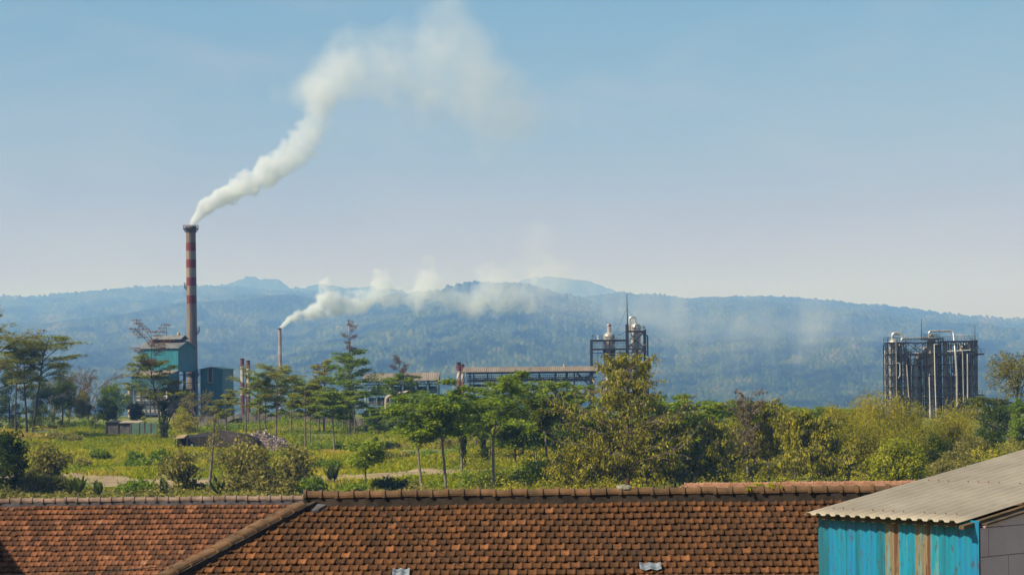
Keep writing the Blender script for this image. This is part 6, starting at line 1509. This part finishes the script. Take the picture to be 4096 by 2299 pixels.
# dark bushes dotted on the slope
for px, Y, h, w, lb in ((400,330,1.7,60,'dark round bush on the open left slope'), (545,318,2.0,50,'dark bush beside a pale scrap on the left slope'), (640,308,2.6,60,'dark round bush below the lean-to'), (560,300,1.5,90,'low dark bush patch just above the path'), (250,385,1.6,110,'low brown shadowy brush under the hedge'), (1300,352,2.4,120,'dark creeper mound right of the ash heap'), (1345,350,3.4,56,'tall dark creeper mound beside the twin pale trunks'), (1600,312,1.6,110,'low shadowed bush on the slope left of the pale trunks'), (1700,315,1.4,110,'low dark bush behind the wide forked tree'), (1310,292,1.3,80,'low dark bush above the middle of the path'), (1560,350,2.0,120,'olive bush on the upper slope under the tanks'), (1460,300,1.6,100,'olive bush behind the twin stemmed tree'), (1790,345,2.6,120,'rusty green bush below the wall near palms'), (1990,340,3.0,150,'green bush at the wall under the conveyor'), (330,300,1.0,60,'tiny bush on the left slope above the path'), (1160,330,1.6,90,'olive bush below the ash heap')):
    pyb = 1500 + (ZC-gzf((px-CX)/F*Y, Y))/Y*F
    plant('bush', px, Y, pyb - .75*h/Y*F, w*1.5, ('leaf_green', 'leaf_dark')[int(px) % 3 == 0] if 'dark' in lb else 'leaf_olive', lb, 'trunk_dark', g_bush, nc=26, tone=.5, lpc=70)
p = ridge_pt(3062); T = empty('fern', p+Vector((0,.1,.12)), 'bright green fern growing on the brown roof ridge', 'fern'); P = Plant(77)
for i in range(16):
    a = az(i,P.g); b = P.branch((P.g.normal(0,.08),P.g.normal(0,.04),.1), (math.cos(a)*.9,math.sin(a)*.4,.8), .34, .006, .002, 6, -1.4, .05)
    for m in range(1,7):
        P.leaves(np.repeat(b[m][None],4,0), P.g.normal(0,.6,(4,3))+np.array([0,0,-.5]), P.g.normal(0,1,(4,3)), .13, .035, .6+P.g.normal(0,.2,4))
link('stems', fast_mesh('stems', *P.tubes()), M['leaf_green'], T); V = np.concatenate([l[0].reshape(-1,3) for l in P.leaf]); link('fronds', fast_mesh('fronds', V, np.arange(len(V)).reshape(-1,4), np.concatenate([l[1] for l in P.leaf])), M['leaf_bright'], T)

# ------------------------------------------------------------------ undergrowth below the kapok band
U = Plant(4321); gU = U.g
for i in range(1500):
    px = gU.uniform(1850, 4150); Yk = gU.uniform(226, 330); x_ = (px-CX)/F*Yk; h = gU.uniform(.5, 2.6)
    U.clump((x_, Yk, gzf(x_,Yk)+h*.5), gU.uniform(.7,1.5), h*.6, 40, .40, .14, .25+.4*gU.random(), .8)
V = np.concatenate([l[0].reshape(-1,3) for l in U.leaf]); tn = np.concatenate([l[1] for l in U.leaf])
o = link('undergrowth', fast_mesh('undergrowth', V, np.arange(len(V)).reshape(-1,4), tn), M['leaf_kapok']); tag(o, 'tangled olive undergrowth at the foot of the kapok thicket', 'undergrowth', kind='stuff')

U = Plant(777); gU = U.g
for i in range(2600):
    px = gU.uniform(-120, 2100); Yk = 245 + 200*gU.random(); x_ = (px-CX)/F*Yk; cl = fbm(np.array([x_/9.0]), np.array([Yk/22.0]), 3, 44)[0]
    if cl < .52 or abs(Yk-np.interp(px, [a[0] for a in pc], [a[1] for a in pc])) < 12: continue
    h = gU.uniform(.25, .6) + 5*(cl-.52); U.clump((x_, Yk, gzf(x_,Yk)+h*.4), gU.uniform(.5,1.3), h*.5, 20, .42, .2, .35+.3*gU.random(), .5)
V = np.concatenate([l[0].reshape(-1,3) for l in U.leaf]); tn = np.concatenate([l[1] for l in U.leaf])
o = link('undergrowth', fast_mesh('undergrowth', V, np.arange(len(V)).reshape(-1,4), tn), M['leaf_green']); tag(o, 'patchy green scrub scattered through the grass of the slope', 'undergrowth', kind='stuff')
U = Plant(555); gU = U.g
for i in range(900):
    px = gU.uniform(-80, 2050); Yk = np.interp(px, [-80,400,690,1100,1500,2050], [450,440,462,446,436,412]) + gU.normal(0, 4); x_ = (px-CX)/F*Yk
    cl = vnoise(np.array([px/60]), np.array([7.5]), 6)[0]
    if gU.random() > cl*1.2: continue
    h = gU.uniform(.5, 1.2) + 3.0*max(cl-.45, 0)*gU.random(); U.clump((x_, Yk, gzf(x_,Yk)+h*.5), gU.uniform(.8,1.7), h*.6, 30, .5, .26, .4+.3*gU.random(), .5)
V = np.concatenate([l[0].reshape(-1,3) for l in U.leaf]); tn = np.concatenate([l[1] for l in U.leaf])
o = link('undergrowth', fast_mesh('undergrowth', V, np.arange(len(V)).reshape(-1,4), tn), M['leaf_green']); tag(o, 'creepers and weeds growing along the concrete panel wall', 'undergrowth', kind='stuff')
U = Plant(999); gU = U.g
for i in range(900):
    px = gU.uniform(-60, 1950); Yk = gU.uniform(229, 244); x_ = (px-CX)/F*Yk; cl = vnoise(np.array([px/55]), np.array([.5]), 3)[0]; h = gU.uniform(.25, .7) + 4.2*max(cl-.45,0)*gU.random()
    if gU.random() > .25 + 1.3*cl: continue
    U.clump((x_, Yk, gzf(x_,Yk)+h*.5), gU.uniform(.5,1.1), h*.6, 26, .42, .24, .35+.3*gU.random(), .6)
V = np.concatenate([l[0].reshape(-1,3) for l in U.leaf]); tn = np.concatenate([l[1] for l in U.leaf])
o = link('undergrowth', fast_mesh('undergrowth', V, np.arange(len(V)).reshape(-1,4), tn), M['leaf_olive']); tag(o, 'low leafy weeds along the edge of the orange tile roof', 'undergrowth', kind='stuff')

# ------------------------------------------------------------------ grass on the slope
g = np.random.default_rng(12); n = 260000
px = g.uniform(-150, 2600, n); Y = 230 + 245*g.random(n)**1.15; X = (px-CX)/F*Y
onp = np.abs(Y - np.interp(px, [a[0] for a in pc], [a[1] for a in pc])) < np.interp(px, [a[0] for a in pc], [a[2] for a in pc])*(.92+.25*(vnoise(X/3,Y/4,5)-.5))
pt = fbm(X/14+2, Y/20+4, 4, 31); keep = (~onp | (g.random(n) < .04)) & (pt > .33); X, Y, pt = X[keep], Y[keep], pt[keep]; n = len(X); Z = gz(X, Y)
hgt = (.20+.55*np.clip(fbm(X/9, Y/12, 3, 71)*1.6-.35,0,1))*g.uniform(.6,1.3,n); a = g.uniform(0,6.28,n); w = g.uniform(.05,.13,n); lean = g.normal(0,.55,(n,2))*hgt[:,None]
b0 = np.stack([X-np.cos(a)*w, Y-np.sin(a)*w, Z-.05],-1); b1 = np.stack([X+np.cos(a)*w, Y+np.sin(a)*w, Z-.05],-1); tp = np.stack([X+lean[:,0], Y+lean[:,1], Z+hgt],-1); md = (b1+tp)/2 + np.stack([np.cos(a)*w*.4,np.sin(a)*w*.4,hgt*.1],-1)
V = np.stack([b0,b1,md,tp],1).reshape(-1,3); dry = fbm(X/18+9, Y/26+1, 4, 55)
tn = np.clip(.62 + (pt-.5)*1.0 + g.normal(0,.12,n) + np.clip(dry-.56,0,1)*2.2, 0, 1)
o = link('grass', fast_mesh('grass', V, np.arange(4*n).reshape(-1,4), tn), M['grass']); tag(o, 'tall yellow green grass covering the slope around the dirt path', 'grass', kind='stuff')
# ------------------------------------------------------------------ smoke
def domain_mesh(name, balls, voxel):
    """closed hull round a chain of balls (x, z, r in metres from the object origin)"""
    import bmesh
    bm = bmesh.new()
    for x_, z_, r_ in balls:
        bmesh.ops.create_icosphere(bm, subdivisions=2, radius=r_, matrix=Matrix.Translation((x_, 0, z_)))
    me = bpy.data.meshes.new(name); bm.to_mesh(me); bm.free()
    t = bpy.data.objects.new('tmp', me); col.objects.link(t)
    md = t.modifiers.new('remesh', 'REMESH'); md.mode = 'VOXEL'; md.voxel_size = voxel
    out = bpy.data.meshes.new_from_object(t.evaluated_get(bpy.context.evaluated_depsgraph_get()))
    bpy.data.objects.remove(t); out.name = name
    return out

def fcurve(nt, pts):
    n = nt.nodes.new('ShaderNodeFloatCurve'); c = n.mapping.curves[0]
    while len(c.points) < len(pts): c.points.new(.5, .5)
    for p, (x_, y_) in zip(c.points, pts): p.location = (x_, y_); p.handle_type = 'AUTO_CLAMPED'
    n.mapping.use_clip = True; n.mapping.update(); return n

def smoke(name, label, px0, py0, Y, pts, dens, nscale, warp, voxel, ang=0.0, colr=(.90,.95,1.0), step=.2, edge=(.25,.75), hull=1.25, stretch=None, detail=5, hard=1.6, aniso=0.0, parent=None, emis=0):
    """plume along a chain of (px, py, radius px); density falls along it (dens per point) and is torn by noise"""
    k = Y/F; base = W(px0, py0, Y); ca, sa = math.cos(ang), math.sin(ang)
    xz = [((x_-px0)*k, (py0-y_)*k, r_*k) for x_, y_, r_ in pts]
    A_ = [x_*ca+z_*sa for x_, z_, r_ in xz]; B_ = [-x_*sa+z_*ca for x_, z_, r_ in xz]
    a0, a1 = A_[0], A_[-1]; bmin, bmax = min(B_)-1, max(B_)+1; rmax = max(r_ for _, _, r_ in xz); dm = max(dens)
    T_ = [(a-a0)/(a1-a0) for a in A_]
    balls = []
    for (p, q) in zip(xz, xz[1:]):
        nn = max(1, int(math.hypot(q[0]-p[0], q[1]-p[1])/(.45*min(p[2],q[2]))))
        for i in range(nn): t = i/nn; balls.append(tuple(p[j]+(q[j]-p[j])*t for j in range(2)) + ((p[2]+(q[2]-p[2])*t)*hull,))
    balls.append((*xz[-1][:2], xz[-1][2]*hull))
    me = domain_mesh(name, balls, voxel)
    m = bpy.data.materials.new(name); m.use_nodes = True; nt = m.node_tree; nt.nodes.clear(); nn = nt.nodes.new; L = nt.links.new
    out = nn('ShaderNodeOutputMaterial'); tc = nn('ShaderNodeTexCoord'); sp = nn('ShaderNodeSeparateXYZ')
    def mth(op, a, b=None, c=None, clamp=False):
        n_ = nn('ShaderNodeMath'); n_.operation = op; n_.use_clamp = clamp
        for i, v in enumerate((a, b, c)):
            if v is None: continue
            if isinstance(v, (int, float)): n_.inputs[i].default_value = v
            else: L(v, n_.inputs[i])
        return n_.outputs[0]
    # turbulence: warp the position before measuring the distance from the plume's axis
    no = nn('ShaderNodeTexNoise'); no.inputs['Scale'].default_value = nscale; no.inputs['Detail'].default_value = 2; no.inputs['Roughness'].default_value = .5
    vs_ = nn('ShaderNodeVectorMath'); vs_.operation = 'SUBTRACT'; vs_.inputs[1].default_value = (.5,.5,.5)
    L(tc.outputs['Object'], no.inputs['Vector']); L(no.outputs['Color'], vs_.inputs[0])
    rot = nn('ShaderNodeVectorRotate'); rot.rotation_type = 'Y_AXIS'; rot.inputs['Angle'].default_value = ang
    L(tc.outputs['Object'], rot.inputs['Vector']); L(rot.outputs[0], sp.inputs[0])
    t = mth('DIVIDE', mth('SUBTRACT', sp.outputs['X'], a0), a1-a0, clamp=True)
    cz = fcurve(nt, [(a, (b-bmin)/(bmax-bmin)) for a, b in zip(T_, B_)]); L(t, cz.inputs['Value'])
    cr = fcurve(nt, [(a, x_[2]/rmax) for a, x_ in zip(T_, xz)]); L(t, cr.inputs['Value'])
    cd = fcurve(nt, [(a, d/dm) for a, d in zip(T_, dens)]); L(t, cd.inputs['Value'])
    r_ = mth('MULTIPLY', cr.outputs[0], rmax)
    sw = nn('ShaderNodeSeparateXYZ'); L(vs_.outputs[0], sw.inputs[0]); wa = mth('MULTIPLY', r_, warp)
    zz = mth('ADD', mth('SUBTRACT', sp.outputs['Z'], mth('MULTIPLY_ADD', cz.outputs[0], bmax-bmin, bmin)), mth('MULTIPLY', sw.outputs['Z'], wa))
    yy = mth('ADD', sp.outputs['Y'], mth('MULTIPLY', sw.outputs['Y'], wa))
    d = mth('DIVIDE', mth('SQRT', mth('ADD', mth('MULTIPLY', zz, zz), mth('MULTIPLY', yy, yy))), r_)
    n2 = nn('ShaderNodeTexNoise'); n2.inputs['Scale'].default_value = nscale*2.1; n2.inputs['Detail'].default_value = detail; n2.inputs['Roughness'].default_value = .62
    if stretch:
        mp = nn('ShaderNodeMapping'); mp.inputs['Scale'].default_value = stretch; L(tc.outputs['Object'], mp.inputs[0]); L(mp.outputs[0], n2.inputs['Vector'])
    else: L(tc.outputs['Object'], n2.inputs['Vector'])
    v = mth('ADD', mth('SUBTRACT', 1.0, d), mth('MULTIPLY', mth('SUBTRACT', n2.outputs['Fac'], .5), hard))
    mr = nn('ShaderNodeMapRange'); mr.interpolation_type = 'SMOOTHSTEP'; mr.inputs['From Min'].default_value = edge[0]; mr.inputs['From Max'].default_value = edge[1]; L(v, mr.inputs['Value'])
    inside = mth('LESS_THAN', d, 1.0 if hull < 1.2 else 1.15)
    den = mth('MULTIPLY', mth('MULTIPLY', mth('MULTIPLY', mr.outputs[0], cd.outputs[0]), inside), dm)
    pv = nn('ShaderNodeVolumePrincipled'); pv.inputs['Color'].default_value = (*colr, 1); pv.inputs['Density Attribute'].default_value = ''; pv.inputs['Anisotropy'].default_value = aniso
    L(den, pv.inputs['Density']); L(pv.outputs[0], out.inputs['Volume'])
    try: m.cycles.volume_step_rate = step
    except Exception: pass
    try: m.cycles.volume_sampling = 'MULTIPLE_IMPORTANCE'
    except Exception: pass
    o = link(name, me, m, parent); o.location = base if parent is None else base - parent.location
    if parent is None: tag(o, label, 'smoke', kind='stuff')
    return o

base = W(768, 903, 612)
TP = empty('smoke_plume', base, 'thick white smoke plume rising from the tall banded chimney and drifting right', 'smoke'); TP['kind'] = 'stuff'
smoke('dense_smoke', None, 768, 903, 612, [(762,914,15),(778,884,21),(800,856,29),(832,822,39),(870,800,45),(910,780,52),(958,755,58),(1012,726,64),(1065,694,68),(1118,660,72),(1168,620,76),(1212,578,78),(1248,532,78),(1275,482,74),(1292,430,74),(1302,375,85),(1320,310,85)],
      [1.2,1.1,.8,.6,.48,.40,.34,.29,.25,.21,.17,.14,.11,.08,.055,.04,.01], .17, .9, 1.8, ang=R(46), step=.08, edge=(.12,.30), hard=1.6, detail=6, parent=TP)
smoke('thin_smoke', None, 768, 903, 612, [(1150,380,60),(1205,365,120),(1270,340,165),(1350,310,175),(1440,280,170),(1530,290,190),(1620,250,250),(1720,230,310),(1830,280,340),(1950,370,300),(2070,450,220),(2220,500,110)],
      [.015,.060,.095,.090,.070,.048,.040,.036,.032,.031,.028,.006], .046, .9, 3.0, step=.08, edge=(.0,1.05), hard=2.2, detail=6, hull=1.18, parent=TP)
smoke('low_smoke', 'pale smoke trailing right in front of the hills from the sooty striped chimney', 1124, 1309, 1000, [(1116,1317,11),(1135,1298,18),(1160,1277,25),(1195,1257,31),(1235,1242,37),(1268,1218,55),(1305,1195,78),(1350,1212,58),(1410,1225,62),(1475,1200,72),(1540,1165,88),(1590,1195,56),(1650,1185,70),(1715,1140,115),(1780,1200,70),(1870,1205,82),(1950,1165,120),(2050,1185,100),(2170,1165,120),(2320,1150,80)],
      [1.0,.9,.7,.55,.42,.32,.24,.20,.15,.12,.095,.09,.075,.068,.068,.06,.066,.05,.034,.006], .06, 1.3, 2.2, step=.08, edge=(.15,.60), hard=2.9, detail=6)
smoke('smoke_wisp', 'faint smoke wisp rising above the highest wooded hill', 2080, 1180, 1150, [(1990,1150,50),(2060,1080,130),(2150,1010,150),(2240,1040,140),(2340,1110,80)],
      [.002,.016,.020,.014,.002], .03, .8, 5.0, step=.12, edge=(.15,1.0), hard=2.6, hull=1.15)
smoke('smoke_veil', 'thin bluish smoke veil drifting over the right hillside', 2400, 1400, 1150, [(2080,1240,60),(2250,1235,110),(2450,1230,150),(2650,1270,180),(2850,1310,190),(3050,1320,190),(3250,1310,190),(3420,1320,150),(3600,1340,60)],
      [.003,.018,.022,.022,.020,.019,.018,.012,.0012], .035, .7, 6.0, step=.12, edge=(.2,1.15), hard=2.4, hull=1.15, stretch=(1.0,1.0,.38), colr=(.80,.88,.95))

# ------------------------------------------------------------------ haze
x0, x1, y0, y1, z0, z1 = -15000, 15000, -500, 27000, -62.0, 1150.0
mb = MB(); mb.box(x0, x1, y0, y1, z0, z1)
m = bpy.data.materials.new('haze'); m.use_nodes = True; nt = m.node_tree; nt.nodes.clear()
out = nt.nodes.new('ShaderNodeOutputMaterial'); pv = nt.nodes.new('ShaderNodeVolumePrincipled')
pv.inputs['Color'].default_value = (0.19, 0.39, 0.98, 1); pv.inputs['Absorption Color'].default_value = (1, 1, 1, 1); pv.inputs['Density'].default_value = HAZE
nt.links.new(pv.outputs[0], out.inputs['Volume'])
try: m.cycles.homogeneous_volume = True
except Exception: pass
hz = mb.build('haze', m); hz['kind'] = 'stuff'
